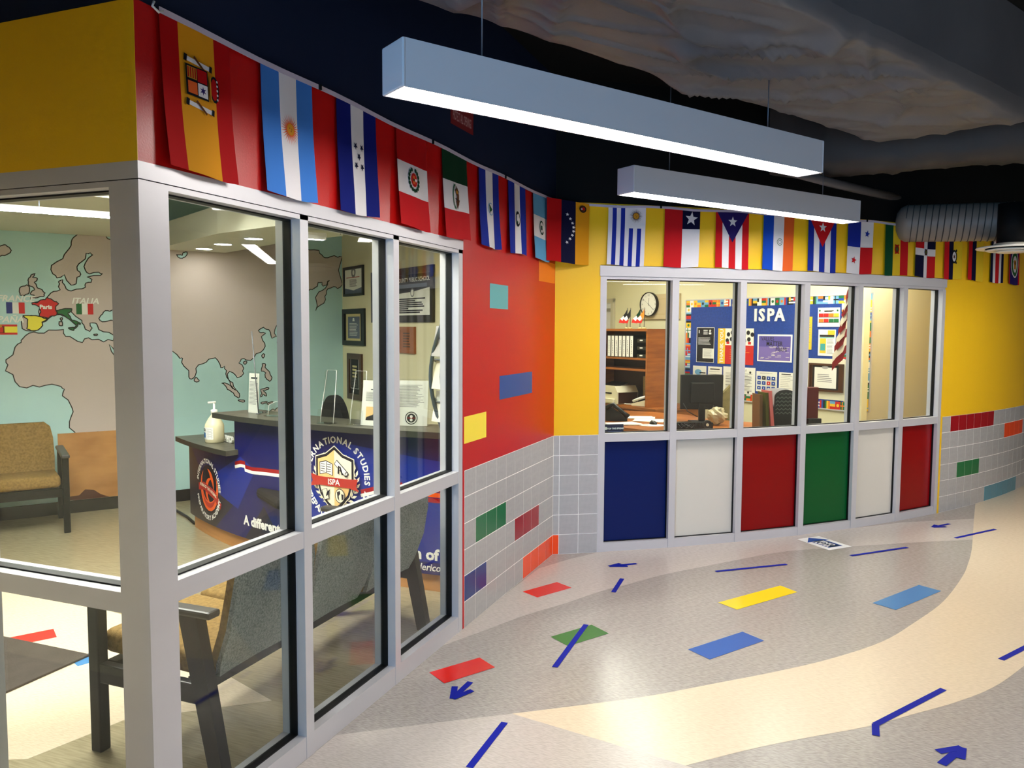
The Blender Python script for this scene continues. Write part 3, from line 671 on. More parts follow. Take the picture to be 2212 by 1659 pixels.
def e_mex(p):
    p.path('fgreen2', [(-.012+.034*math.cos(a), -.225+.062*math.sin(a)) for a in [PI*.5+PI*i/12 for i in range(13)]], .009, False); p.shape('fbrown', [(-.02, -.19), (.012, -.175), (.03, -.215), (.026, -.265), (0, -.285), (-.012, -.25), (.004, -.225)]); p.shape('fgold', circ(.004, -.20, .010, 10)); p.shape('fdk', line(-.024, -.235, .02, -.245, .005)); p.shapes('fbrown', [line(-.01, -.17, .03, -.20, .006), line(.0, -.29, .032, -.24, .006)])
def e_nic(p): p.shape('fwht', circ(0, -.225, .036)); p.shape('fgrn', [(-.022, -.25), (-.022, -.195), (.024, -.223)]); p.shape('fgreen2', [(-.016, -.24), (-.016, -.205), (.014, -.223)]); p.path('fguat', circ(0, -.223, .034, 20), .004)
def e_sal(p): p.shape('fdk', circ(0, -.225, .040, 18, .05)); p.shape('fwht', circ(0, -.225, .031, 16, .04)); p.shape('fgreen2', circ(0, -.228, .022, 12, .03)); p.shape('fgold', [(-.012, -.24), (-.012, -.21), (.014, -.225)]); p.shape('fblue', rect(-.026, -.018, -.245, -.205))
def e_gua(p): p.path('fgrn', [(.036*math.cos(a), -.225+.044*math.sin(a)) for a in [.5+5.3*i/16 for i in range(17)]], .010, False); p.shape('fdk', rect(-.012, .012, -.24, -.21)); p.shape('fgreen2', circ(.004, -.218, .008, 8))
W1FL = [(2.012, 'red and yellow banded flag with a coat of arms, first on the red wall', [0, .25, .75, 1], U1, vs3('fred', 'fyel', 'fred', .25, .75), e_spain, .035, .012, .006, .4),
        (2.468, 'light blue and white flag with an orange sun, second on the red wall', T3, U1, vs3('fsky', 'fwht', 'fsky'), lambda p: e_sun(p), .03, .006, .005, 1.3),
        (2.935, 'navy and white flag with five dark stars, on the red wall', T3, U1, vs3('fnavy', 'fwht', 'fnavy'), e_hon, .03, .0, .005, 2.2),
        (3.414, 'flag with red, white, red stacked bands and green wreath emblem, on the red wall', U1, T3, hs3('fred', 'fwht', 'fdred'), e_wreath('fgrn', 'fred', 'forange'), .035, .01, .004, .2),
        (3.893, 'flag with dark green, white and red stacked bands and a brown eagle', U1, T3, hs3('fgrn', 'fwht', 'fdred'), e_mex, .035, .012, .004, 3.0),
        (4.357, 'blue and white flag with a small triangle emblem, on the red wall', T3, U1, vs3('fblue', 'fwht', 'fblue'), e_nic, .03, .012, .008, 1.0),
        (4.822, 'blue and white flag with a small round emblem, on the red wall', T3, U1, vs3('fblue', 'fwht', 'fblue'), e_sal, .025, .0, .007, 4.0),
        (5.275, 'flag with pale blue, white, pale blue stacked bands, near the wall corner', U1, T3, hs3('fguat', 'fwht', 'fguat'), e_gua, .03, .01, .003, .5)]
for y, lb, xb, zb, cf, em, ti, sw, ri, ph in W1FL: flag(lb, (.002, y, ZT-.012), PI/2, xb, zb, cf, em, ti, sw, ri, ph)
# corner flag
ca, cb = onX(1179, 500, .02), arcp(arcs_of(1270, 500)[0], RR+.01); cdv = Vector((cb.x-ca.x, cb.y-ca.y, 0))
def e_ven1(i): return lambda p: p.shape('fwht', star(-.035+.07*math.sin(.35+2.45*i/7), -.10-.2*(i/7), .013, rot=.1*i))
def e_ven2(p): p.shape('fdk', circ(.10, -.045, .026, 16)); p.shape('fbrown', circ(.10, -.045, .019, 14)); p.shape('fred', rect(.098, .112, -.052, -.034)); p.shape('fwht', rect(.086, .096, -.05, -.042))
e_ven = [('star', e_ven1(i)) for i in range(8)]+[('crest', e_ven2)]
flag('red, navy and yellow flag with white stars, hanging across the wall corner', (ca+(cb-ca)/2+Vector((0, 0, 0))).to_2d().to_3d()+Vector((0, 0, ZT-.012)), math.atan2(cdv.y, cdv.x), T3, U1, vs3('fred', 'fvnav', 'fyel'), e_ven, .0, 0, .002, .3, width=cdv.length)
def e_uru(p): e_sun(p, .07, -.075, .022, .055, 'fbrown', 'fgold')
def c_uru(x, z):
    i = int(x*9.0001)
    if x > .5 and z < .37: return 'fwht'
    return 'fblue' if i in (1, 3, 5, 7) else 'fwht'
def c_chi(x, z): return 'fdred' if x < .5 else ('fvnav' if z < .35 else 'fwht')
def e_tri(col, scol):
    def f(p): p.shape(col, [(-.148, -.001), (.148, -.001), (0, -.245)]); p.shape(scol, star(0, -.085, .042))
    return f
def c5(a, b): return lambda x, z: a if int(x*5.0001) % 2 == 0 else b
def c_pan(x, z): return ('fblue' if x < .5 else 'fwht') if z < .5 else ('fwht' if x < .5 else 'fdred')
e_pan = [('star', lambda p: p.shape('fblue', star(.075, -.11, .032, rot=.2))), ('star', lambda p: p.shape('fdred', star(-.075, -.335, .032, rot=.2)))]
def c_dom(x, z):
    if .42 < x < .58 or .43 < z < .57: return 'fwht'
    return ('fdred' if x < .5 else 'fvnav') if z < .5 else ('fvnav' if x < .5 else 'fdred')
def e_blob(c1, c2, c3, x=0, z=-.2, r=.035):
    def f(p): p.shape(c1, circ(x, z, r, 14, r*1.25)); p.shape(c2, circ(x, z, r*.68, 12, r*.9)); p.shape(c3, star(x, z, r*.5, 6)); p.shapes(c1, [circ(x+r*.7*i, z+r*1.1*j, r*.25, 8) for i in (-1, 1) for j in (-1, 1)])
    return f
def e_bel(p): p.path('fwht', circ(0, -.24, .10, 26, .13), .016); p.shape('fgreen2', circ(0, -.24, .088, 20, .115)); p.shape('fwht', circ(0, -.24, .06, 16, .085)); p.shape('fgold', rect(-.03, .03, -.29, -.2)); p.shape('fbrown', circ(0, -.23, .02, 10))
N9 = [i/9 for i in range(10)]
W2FL = [((1312, 1392), 'white flag with blue stripes and a golden sun in the upper right', sorted(N9+[.5]), [0, .37, 1], c_uru, e_uru, .012, -.012, .003, .6),
        ((1434, 1508), 'flag with a red side, white side and a navy square with white star', [0, .5, 1], [0, .35, 1], c_chi, lambda p: p.shape('fwht', star(.075, -.078, .055, rot=.1)), .012, -.01, .002, 2.0),
        ((1545, 1612), 'red and white striped flag with a dark blue triangle and white star', [0, .2, .4, .6, .8, 1], U1, c5('fdred', 'fwht'), e_tri('fpurp', 'fwht'), .008, 0, 0, 0),
        ((1647, 1710), 'blue, white and red flag with a faint round seal, behind the second pendant', T3, U1, vs3('fbr', 'fwht', 'forange'), lambda p: (p.path('fgreen2', circ(.01, -.22, .026, 16), .004), p.path('fgrn', circ(.01, -.22, .014, 10), .003)), .01, -.008, .003, 1.0),
        ((1745, 1800), 'blue and white striped flag with a red triangle and white star', [0, .2, .4, .6, .8, 1], U1, c5('fblue', 'fwht'), e_tri('fdred', 'fwht'), .008, 0, 0, 0),
        ((1828, 1882), 'quartered flag, blue, white and red, with one blue and one red star', [0, .5, 1], [0, .5, 1], c_pan, e_pan, .01, -.012, .002, 1.5),
        ((1908, 1958), 'green, yellow and red flag with a small emblem, partly behind the spiral duct', T3, U1, vs3('fbgrn', 'fyel2', 'fdred'), e_blob('fred', 'fbrown', 'fgreen2', 0, -.22, .032), .01, 0, .003, 3.3),
        ((1975, 2017), 'quartered red and navy flag with a white cross, below the spiral duct', [0, .42, .58, 1], [0, .43, .57, 1], c_dom, e_blob('fdk', 'fbrown', 'fgreen2', 0, -.224, .022), .01, -.006, .002, .8),
        ((2038, 2074), 'red, navy and yellow flag with a grey winged emblem, under the spiral duct', [0, .25, .5, 1], U1, vs3('fdred', 'fvnav', 'fyel2', .25, .5), e_blob('fdk', 'fwht', 'fbrown', .01, -.24, .05), .01, 0, .003, 2.6),
        ((2090, 2121), 'plain red, navy and yellow flag, third from the right end', [0, .25, .5, 1], U1, vs3('fdred', 'fvnav', 'fyel2', .25, .5), None, .01, -.006, .003, .2),
        ((2136, 2167), 'flag with navy, white, red, white, navy bands, beside the round diffuser', [0, 1/6, 1/3, 2/3, 5/6, 1], U1, lambda x, z: 'fvnav' if x < 1/6 or x > 5/6 else ('fwht' if x < 1/3 or x > 2/3 else 'fdred'), e_blob('fdk', 'fwht', 'fbrown', 0, -.10, .03), .012, -.008, .004, 1.7),
        ((2174, 2203), 'dark blue flag with a large oval emblem, last of the flag string', [0, .1, .9, 1], U1, vs3('fdred', 'fpurp', 'fdred', .1, .9), e_bel, .012, 0, .003, 1.1)]
for (xa, xb_), lb, XB, ZB, cf, em, ti, sw, ri, ph in W2FL:
    s_ = (arcs_of(xa, 545)[0]+arcs_of(xb_, 545)[0])/2; q = arcp(s_, RR+.004)
    flag(lb, (q.x, q.y, ZT-.012), archd(s_), XB, ZB, cf, em, ti, sw, ri, ph)
# ribbon the flags hang from
mb = MB(); pts = [Vector((.016, 1.86+.0, ZT-.006))]+[Vector((.016, y, ZT-.006-.008*math.sin((y-1.9)*PI/3.6*4)**2)) for y in [2.0+.15*i for i in range(24)]]+[Vector((.06, YC-.03, ZT-.02))]+[arcp(S0+.12+.2*i, RR+.016, ZT-.012-.012*math.sin(i*.9)**2) for i in range(33)]
vv = []; 
for i, p in enumerate(pts):
    t = (pts[min(i+1, len(pts)-1)]-pts[max(0, i-1)]); n_ = Vector((t.y, -t.x, 0)).normalized()*.001
    vv += [p+n_+Vector((0, 0, -.009)), p+n_+Vector((0, 0, .009)), p-n_+Vector((0, 0, .009)), p-n_+Vector((0, 0, -.009))]
mb.add(vv, [(4*i+a, 4*i+(a+1) % 4, 4*i+4+(a+1) % 4, 4*i+4+a) for i in range(len(pts)-1) for a in range(4)])
rb = thing('bunting_ribbon', 'thin white ribbon running along the wall top above all the flags', 'ribbon', (0, 0, 0)); mb.build('ribbon', 'ribbon', rb)
for y in (2.66, 3.62, 4.6, 5.52): MB().box((.02, y, ZT-.008), (.008, .012, .02)).build('clip', 'black', rb)
for s_ in (-9.55, -8.55, -7.55): q = arcp(s_, RR+.02, ZT-.012); MB().box(q, (.012, .008, .02), archd(s_)).build('clip', 'black', rb)
MB().tube([(.012, 1.845, ZT+.012), (.012, 1.838, ZT-.004), (.014, 1.86, ZT-.014), (.014, 1.875, ZT-.004)], .004, 6).build('hook', 'white', rb)
# ================================================================ LOBBY
M['land'] = mat('mural_land', (202, 188, 186), .5, .3); M['coast'] = mat('mural_outline', (24, 22, 24), .6, .3)
M['m_red'] = mat('mural_red', (214, 22, 26), .5, .3); M['m_grn'] = mat('mural_green', (14, 104, 50), .5, .3); M['m_yel'] = mat('mural_yellow', (248, 236, 70), .5, .3); M['m_blue'] = mat('mural_blue', (22, 44, 130), .5, .3)
def c5s(L, ox, oy, k=5.53): return [(ox+x/k, oy+y/k) for x, y in L]
EUR = [(155.5, 517.4), (162.7, 510), (173.6, 504.8), (188, 499.3), (200.7, 495.7), (217, 499.3), (227.8, 508.4), (240.5, 518.3), (256, 536), (275, 522), (300, 515), (340, 505), (420, 500), (520, 505), (600, 515), (668, 540), (689, 540.8), (695.7, 551), (701.6, 556.8), (714.3, 554.3), (729.5, 556), (739.5, 554), (739.5, 614), (728.6, 623.5), (721, 619), (708.4, 623.5), (705, 635), (703, 647), (692, 659), (682, 671), (683, 649), (684.7, 637), (695.7, 627.7), (707.5, 615), (711.7, 605.7), (707.5, 607.4), (705, 616), (698, 618.4), (695.7, 610), (687, 610), (678.8, 622.6), (670, 625), (640, 660), (615, 685), (603.7, 699.5), (594, 711), (597, 727), (587.4, 731), (584, 717.4), (574.4, 711), (569.5, 706.9), (558, 714), (563, 719), (573.6, 720), (564.6, 727), (572, 742), (572.7, 748), (563, 761), (548, 772.8), (532, 777.7), (520.7, 776), (515.8, 784), (526.4, 795.6), (526.4, 807), (512.5, 816), (502.8, 805), (496, 802), (492, 815), (502.8, 826.5), (510, 841), (498, 833), (489.7, 815), (489, 800.4), (484.9, 790.7), (476.7, 794), (473.5, 784), (465, 772.8), (450.7, 776), (437.7, 785.8), (423, 795.6), (421.4, 812), (413, 819), (408, 815), (397, 790.7), (394.5, 773.6), (388.8, 774.4), (373, 759), (340, 765), (318, 798), (288, 815), (262, 775), (250, 764), (236, 744), (250, 772), (280, 832), (312, 848), (292, 890), (266, 916), (258, 945), (162, 945), (161, 933), (150, 911), (158, 889.5), (153.7, 877), (134.7, 855), (139, 840.7), (132, 835), (112, 830), (85, 836), (58, 838), (32.5, 824.4), (11.8, 801), (17, 788), (12.7, 777.4), (32.5, 750), (46, 739.5), (48.8, 732), (63, 719.6), (83, 719.6), (105, 713), (137.4, 712), (142, 726.8), (159, 732), (178, 740), (182.6, 732), (199, 734), (224, 738.6), (244, 736), (246.8, 725), (235, 717.8), (213.4, 712), (209.8, 701.5), (206, 697.9), (194.4, 697.9), (199, 708.7), (194.4, 716), (181, 701.5), (177, 692.4), (152, 671.6), (146, 676), (136, 683), (123, 680), (105, 688), (90, 697), (91, 704), (83, 712), (67, 715), (48, 710), (50, 683), (86, 684), (86, 664), (70, 656), (81, 652), (98, 648), (102, 643), (105, 638.6), (115.7, 629.5), (130, 626), (128.4, 613), (126.6, 608), (135.6, 604), (139, 615), (142.9, 624), (153.7, 628.6), (177, 624), (184.4, 620.5), (185.4, 611.5), (197, 609.7), (199, 604), (188, 598.8), (217, 595), (222, 591.6), (213, 588), (193.5, 591.6), (184.4, 584), (184.4, 568), (200.7, 550), (195, 546), (186, 547), (184.4, 559), (170, 570), (167, 584), (174.5, 592.5), (166.4, 598.8), (164.5, 613), (153.7, 616), (139, 593.4), (123, 600.6), (114, 591.6), (111, 573.5), (135.6, 559), (144.7, 542.7), (153.7, 530)]
A5 = lambda L: c5s(L, 0, 380); A6 = lambda L: c5s(L, 0, 640); S1 = lambda L: c5s(L, 340, 680, 6.144)
ISL = [A5([(370, 1185), (420, 1165), (390, 1215), (445, 1225), (410, 1275), (450, 1340), (540, 1400), (525, 1440), (360, 1475), (420, 1430), (360, 1410), (415, 1360), (340, 1300), (340, 1230)]), A5([(235, 1340), (320, 1300), (350, 1330), (335, 1410), (240, 1425)]), A5([(-150, 870), (0, 840), (70, 825), (135, 890), (100, 930), (0, 960), (-120, 950)]),
       S1([(850, 905), (910, 910), (1000, 970), (1090, 1050), (1080, 1105), (980, 1020), (900, 940)]), S1([(1390, 650), (1430, 650), (1430, 700), (1520, 830), (1490, 885), (1430, 830), (1440, 770), (1380, 750)]), S1([(1405, 515), (1425, 530), (1405, 575), (1385, 550)]), S1([(510, 825), (555, 880), (530, 890), (490, 880)]), S1([(1165, 612), (1190, 628), (1165, 658), (1140, 638)]), S1([(1370, 990), (1480, 970), (1470, 990), (1400, 1000), (1450, 1080), (1400, 1055), (1370, 1095)]), S1([(1480, 1290), (1530, 1250), (1560, 1270), (1620, 1215), (1640, 1320), (1480, 1330)]), S1([(1070, 1130), (1160, 1140), (1155, 1155), (1080, 1142)]), S1([(1590, 340), (1625, 320), (1640, 370), (1600, 385)]), S1([(1370, 1170), (1460, 1150), (1400, 1185)]), S1([(1450, 1180), (1535, 1150), (1480, 1190)])]
def mp(L): return [MW.p(x, y) for x, y in L]
def rough(P, amp, depth=2):
    rnd = random.Random(5)
    for _ in range(depth):
        Q = []
        for a, b in zip(P, P[1:]+P[:1]):
            d = Vector(b)-Vector(a); n = Vector((-d.y, d.x)); k = rnd.uniform(-amp, amp)*(1 if d.length < .5 else .15); m_ = Vector(a)+d*.5+n*k; Q += [a, (m_.x, m_.y)]
        P = Q
    return P
mural = thing('world_map_mural', 'printed world map mural covering the pale green lobby wall', 'mural', MW.w(0), MW.h)
def landmass(L, col='land', nm='landmass', amp=.16, off=.0012, wd=.009):
    P = rough(mp(L), amp, 2 if len(L) < 60 else 1)
    p = PR(off=off); p.shape(col, P); o = p.done(nm, mural); q = PR(off=off+.0006); q.path('coast', P, wd); q.done('coastline', mural); return o
landmass(EUR, amp=.22)
for L in ISL: landmass(L)
landmass(A6([(1180, 270), (1215, 220), (1260, 170), (1310, 180), (1480, 150), (1600, 230), (1500, 300), (1360, 290), (1220, 305)]), 'ocean', 'inland_sea', off=.0024)
landmass(c5s([(250, 800), (330, 810), (345, 770), (395, 765), (385, 810), (330, 850), (270, 830)], 340, 420, 6.144), 'ocean', 'inland_sea', off=.0024)
landmass(A6([(380, 80), (450, 75), (470, 55), (540, 40), (565, 15), (640, 55), (700, 85), (665, 150), (685, 210), (600, 240), (580, 262), (470, 240), (475, 130), (440, 110), (385, 100)]), 'm_red', 'country', off=.0026)
landmass(A6([(680, 170), (760, 150), (860, 150), (850, 180), (810, 200), (860, 285), (960, 320), (960, 335), (920, 330), (930, 350), (900, 385), (880, 380), (910, 350), (850, 295), (800, 260), (740, 215), (680, 215)]), 'm_grn', 'country', off=.0026, amp=.08)
landmass(A6([(815, 378), (890, 372), (880, 408), (830, 392)]), 'm_grn', 'country', off=.0026, amp=.08)
landmass(A6([(270, 230), (470, 240), (580, 262), (500, 310), (510, 350), (460, 400), (370, 410), (320, 390), (330, 275)]), 'm_yel', 'country', off=.0026, amp=.08)
landmass(A6([(705, 305), (745, 305), (745, 350), (712, 350)]), 'land', 'landmass', amp=.1); landmass(A6([(720, 262), (745, 255), (735, 300)]), 'land', 'landmass', amp=.1); landmass(A6([(1120, 455), (1165, 452), (1160, 465), (1125, 466)]), 'land', 'landmass', amp=.1)
def mtext(t, x, y, h, m='white', shear=.25):
    u, z = MW.p(x, y); p = PR(off=.0042); p.text(m, t, u, z, h, shear=shear, bold=.002); p.done('lettering', mural)
mtext('FRANCE', 34, 651, .075); mtext('ITALIA', 184, 656, .075); mtext('ESPA\u00d1A', 12, 696, .075); mtext('Paris', 99, 667, .05, shear=0)
def mflag(x0, x1, y0, y1, cols, horiz=False):
    a, b = MW.p(x0, y1), MW.p(x1, y0); p = PR(off=.0036)
    for i, (c, s0, s1) in enumerate(cols):
        if horiz: p.shapes(c, [rect(a[0], b[0], a[1]+(b[1]-a[1])*s0, a[1]+(b[1]-a[1])*s1)])
        else: p.shapes(c, [rect(a[0]+(b[0]-a[0])*s0, a[0]+(b[0]-a[0])*s1, a[1], b[1])])
    if horiz: c_ = ((a[0]+b[0])/2-.03, (a[1]+b[1])/2); p.shape('fbrown', rect(c_[0]-.03, c_[0]+.03, c_[1]-.03, c_[1]+.03)); p.shape('m_red', rect(c_[0]-.02, c_[0]+.02, c_[1]-.025, c_[1]+.02)); p.shape('fgold', circ(c_[0], c_[1]+.03, .014, 8))
    p.done('printed_flag', mural)
mflag(14, 53, 653.5, 677, [('m_blue', 0, .33), ('white', .33, .67), ('m_red', .67, 1)]); mflag(165, 201, 656, 679, [('m_grn', 0, .33), ('white', .33, .67), ('m_red', .67, 1)]); mflag(-18, 37, 701, 723, [('m_red', 0, .2), ('m_yel', .2, .8), ('m_red', .8, 1)], True)
# plywood panel on the map wall
M['ply'] = mat('plywood', (196, 142, 84), .5, .3, var=.22, vscale=(3, 3, 7), rgb2=(172, 118, 66)); M['plydark'] = mat('dark_stain', (78, 36, 20), .5, .3)
a, b = MW.p(124, 937), MW.p(300, 930)
ply = thing('plywood_panel', 'tan plywood panel fixed low on the map wall', 'panel', MW.w(a[0]), MW.h)
MB().bb(0, b[0]-a[0], -.010, -.003, .118, a[1]).build('board', 'ply', ply)
p = PR(off=.0106); e = MW.p(150, 1085)[0]-a[0]; p.shape('plydark', [(e-.1, .119), (e-.02, .155), (e+.08, .16), (e+.13, .21), (e+.2, .2), (e+.26, .15), (e+.33, .119)]); p.done('dark_patch', ply)

# ---- seating
M['tan'] = mat('tan_fabric', (148, 118, 66), .85, .2, var=.18, vscale=(60, 60, 60), bump=.3, bscale=220, rgb2=(122, 94, 48)); M['speck'] = mat('grey_fabric', (158, 162, 160), .85, .2, var=.3, vscale=(130, 130, 130), bump=.3, bscale=260, rgb2=(104, 112, 112)); M['blackmetal'] = mat('black_frame', (7, 7, 8), .35, .25); M['grip'] = mat('arm_edge', (52, 50, 48), .4, .4)
def bench(n, sw, label, loc, rz, backmat, group):
    t = thing('waiting_bench', label, 'bench', loc, rz, group); Wd = n*sw
    for i in range(n):
        x0 = -Wd/2+i*sw+.012; x1 = x0+sw-.024; xm = (x0+x1)/2
        MB().box((xm, -.05, .425), (x1-x0, .54, .10), bevel=.03, seg=3, smooth=True, rx=R_(-3)).build('seat', 'tan', t)
        bk = MB(); H_ = .50; k = []
        for j, (hh, w_) in enumerate([(0, .88), (.06, .97), (.2, .99), (.36, .97), (.46, .90), (.5, .74)]):
            z = .37+hh; y = .20+hh*.24+.035*math.sin(hh/.5*PI)
            for xx in (-1, -.6, 0, .6, 1): k.append((xm+xx*w_*(x1-x0)/2, y-.012*(1-xx*xx), z))
        F_ = [(r*5+c, r*5+c+1, r*5+c+6, r*5+c+5) for r in range(5) for c in range(4)]
        th = .055; kb = [(p[0], p[1]+th, p[2]) for p in k]; m_ = len(k)
        rim = [0, 1, 2, 3, 4, 9, 14, 19, 24, 29, 28, 27, 26, 25, 20, 15, 10, 5]
        ba = MB().add(k, F_, 0, True); ba.add([Vector(k[i_]) for i_ in rim]+[Vector(k[i_])+Vector((0, th*.6, 0)) for i_ in rim], [(i_, (i_+1) % 18, 18+(i_+1) % 18, 18+i_) for i_ in range(18)], 0, True); ba.build('back_cushion', 'tan', t)
        bb_ = MB().add(kb, [tuple(reversed(f)) for f in F_], 0, True); bb_.add([Vector(k[i_])+Vector((0, th*.6, 0)) for i_ in rim]+[Vector(kb[i_]) for i_ in rim], [(i_, (i_+1) % 18, 18+(i_+1) % 18, 18+i_) for i_ in range(18)], 0, True); bb_.build('back_shell', backmat, t)
    MB().bb(-Wd/2, Wd/2, -.28, -.23, .30, .37).bb(-Wd/2, Wd/2, .14, .19, .30, .37).build('seat_rail', 'blackmetal', t)
    for s in (-1, 1):
        x = s*(Wd/2+.025)
        MB().box((x, -.30, .315), (.05, .055, .63), bevel=.006).build('leg', 'blackmetal', t)
        lg = MB(); y0, y1 = .20, .325; lg.add([(x-.025, y0-.055, .632), (x+.025, y0-.055, .632), (x+.025, y0+.03, .632), (x-.025, y0+.03, .632), (x-.025, y1-.04, 0), (x+.025, y1-.04, 0), (x+.025, y1+.025, 0), (x-.025, y1+.025, 0)], [(0, 1, 2, 3), (7, 6, 5, 4), (0, 4, 5, 1), (1, 5, 6, 2), (2, 6, 7, 3), (3, 7, 4, 0)]); lg.build('leg', 'blackmetal', t)
        MB().bb(x-.02, x+.02, -.28, .22, .29, .37, bevel=.006).build('side_rail', 'blackmetal', t)
        ar = MB().box((x, -.03, .645), (.065, .66, .03), bevel=.010); ar.build('armrest', 'grip', t)
    return t
q1 = Vector((-3.963, 4.721, 0)); side = MW.u
bA = q1+MW.n*(-.30)-side*(.58+.025)+Vector((0, 0, 0))
bench(2, .58, 'tan cushioned bench with black arms against the map mural', bA, MW.h, 'tan', 'lobby benches')
bench(3, .53, 'three seat bench with speckled grey backs turned to the window glass', (-.52, 3.115, 0), -PI/2, 'speck', 'lobby benches')
# entrance mat
M['mat'] = mat('grey_mat', (78, 70, 64), .9, .1, bump=.5, bscale=120, var=.15, vscale=(8, 8, 8))
solo(MB().bb(-1.9, 0, -1.0, 0, 0, .012, bevel=.003), 'floor_mat', 'mat', 'dark grey door mat on the lobby floor', 'mat', (-1.644, 2.95, .0015))

# ---- reception desk
D1, D2, D3 = [onZ(*p) for p in ((422, 1138), (508.5, 1183), (952, 1279))]
def circ3(a, b, c):
    ax, ay, bx, by, cx, cy = a.x, a.y, b.x, b.y, c.x, c.y; d = 2*(ax*(by-cy)+bx*(cy-ay)+cx*(ay-by))
    ux = ((ax*ax+ay*ay)*(by-cy)+(bx*bx+by*by)*(cy-ay)+(cx*cx+cy*cy)*(ay-by))/d; uy = ((ax*ax+ay*ay)*(cx-bx)+(bx*bx+by*by)*(ax-cx)+(cx*cx+cy*cy)*(bx-ax))/d
    return ux, uy, math.hypot(ax-ux, ay-uy)
dx_, dy_, dr = circ3(D1, D2, D3); DR = dr+.03
def dp(s, r=None, z=0.): a = s/DR; r = DR if r is None else r; return Vector((dx_+r*math.cos(a), dy_+r*math.sin(a), z))
def ds(x, y, r=None): q = onC(x, y, dx_, dy_, r or DR); return math.atan2(q.y-dy_, q.x-dx_)*DR, q.z
def dslab(mb, s0, s1, r0, r1, z0, z1, mi=0):
    n = max(2, int((s1-s0)/.08)); k = []
    for i in range(n+1):
        s = s0+(s1-s0)*i/n; k += [dp(s, r0, z0), dp(s, r1, z0), dp(s, r1, z1), dp(s, r0, z1)]
    f = []
    for i in range(n):
        a = 4*i; b = a+4; f += [(a+1, b+1, b+2, a+2), (a, a+3, b+3, b), (a+2, b+2, b+3, a+3), (a, b, b+1, a+1)]
    f += [(0, 1, 2, 3), (4*n, 4*n+3, 4*n+2, 4*n+1)]; mb.add(k, f, mi)
M['deskblue'] = mat('desk_navy', (10, 16, 92), .3, .5); M['deskmid'] = mat('desk_blue', (12, 40, 140), .3, .5); M['deskdk'] = mat('desk_dark', (30, 28, 44), .3, .5); M['lam'] = mat('grey_laminate', (96, 94, 82), .35, .5, var=.25, vscale=(14, 14, 14), rgb2=(70, 68, 58)); M['lamedge'] = mat('laminate_edge', (52, 52, 48), .4, .4); M['kick'] = mat('wood_kick', (186, 130, 72), .5, .4, var=.15, vscale=(2, 2, 20))
sL = ds(412, 1120)[0]; sM = ds(507, 960)[0]; sR = math.atan2(4.55-dy_, -.22-dx_)*DR
dc_ = dp((sL+sR)/2); desk = thing('reception_desk', 'curved navy reception desk with school seals and stone grey counters', 'desk', (dc_.x, dc_.y, 0))
ZL, ZHi = .79, 1.07
mb = MB(); dslab(mb, sL, sM, DR-.62, DR, .12, ZL-.04); mb.build('low_body', 'deskblue', desk, False)
mb = MB(); dslab(mb, sM, sR, DR-.18, DR, .12, ZHi-.04); mb.build('high_body', 'deskblue', desk, False)
mb = MB(); dslab(mb, sL+.02, sR, DR-.5, DR-.03, 0, .12); mb.build('kick_base', 'kick', desk, False)
mb = MB(); dslab(mb, sL-.03, sM+.05, DR-.62, DR+.10, ZL-.04, ZL); mb.build('low_counter', 'lam', desk, False)
mb = MB(); dslab(mb, sM-.11, sR, DR-.26, DR+.12, ZHi-.04, ZHi); mb.build('high_counter', 'lam', desk, False)
mb = MB(); dslab(mb, sM-.11, sR, DR+.12, DR+.122, ZHi-.039, ZHi-.001); dslab(mb, sL-.03, sM+.05, DR+.10, DR+.102, ZL-.039, ZL-.001); mb.build('counter_edge', 'lamedge', desk, False)
def clipx(P, x0, x1):
    for lim, sgn in ((x0, 1), (x1, -1)):
        Q = []
        for a, b in zip(P, P[1:]+P[:1]):
            ia, ib = (a[0]-lim)*sgn >= 0, (b[0]-lim)*sgn >= 0
            if ia: Q.append(a)
            if ia != ib: t = (lim-a[0])/(b[0]-a[0]); Q.append((lim, a[1]+t*(b[1]-a[1])))
        P = Q
        if not P: return []
    return P
class DP(PR):
    def __init__(s, off=.0015): super().__init__(lambda x, z, o: tuple(dp(x, DR+o, z)-dc_*1), off, .0004)
    def shape(s, m, pts):
        a, b = min(p[0] for p in pts), max(p[0] for p in pts); n = max(1, int((b-a)/.05))
        for i in range(n):
            q = clipx(list(pts), a+(b-a)*i/n-1e-6, a+(b-a)*(i+1)/n+1e-6)
            if len(q) > 2: s.add([s.fn(p[0], p[1], s.o) for p in q], [tuple(range(len(q)))], s.mi_(m))
        s.o += s.st; return s
def dq(L): return [ds(x, y) for x, y in L]
dc_ = Vector((dc_.x, dc_.y, 0))
g = DP(.001); zb, zt_ = .122, ZL-.045
g.shape('deskdk', [(sL+.002, zb), (sL+.62, zb), (sL+.95, .36), (sL+.45, .47), (sL+.002, .75)])
g.shape('deskmid', [(sL+.5, .5), (sL+1.05, .74), (sL+1.25, .66), (sL+1.0, .33), (sL+.62, .42)])
g.shape('deskmid', [(sL+1.5, .2), (sL+2.1, .95), (sR-.02, .85), (sR-.02, .2)])
g.shape('deskdk', [(sL+1.1, zb), (sL+1.35, .4), (sL+1.6, zb)])
g.done('wrap_graphic', desk)
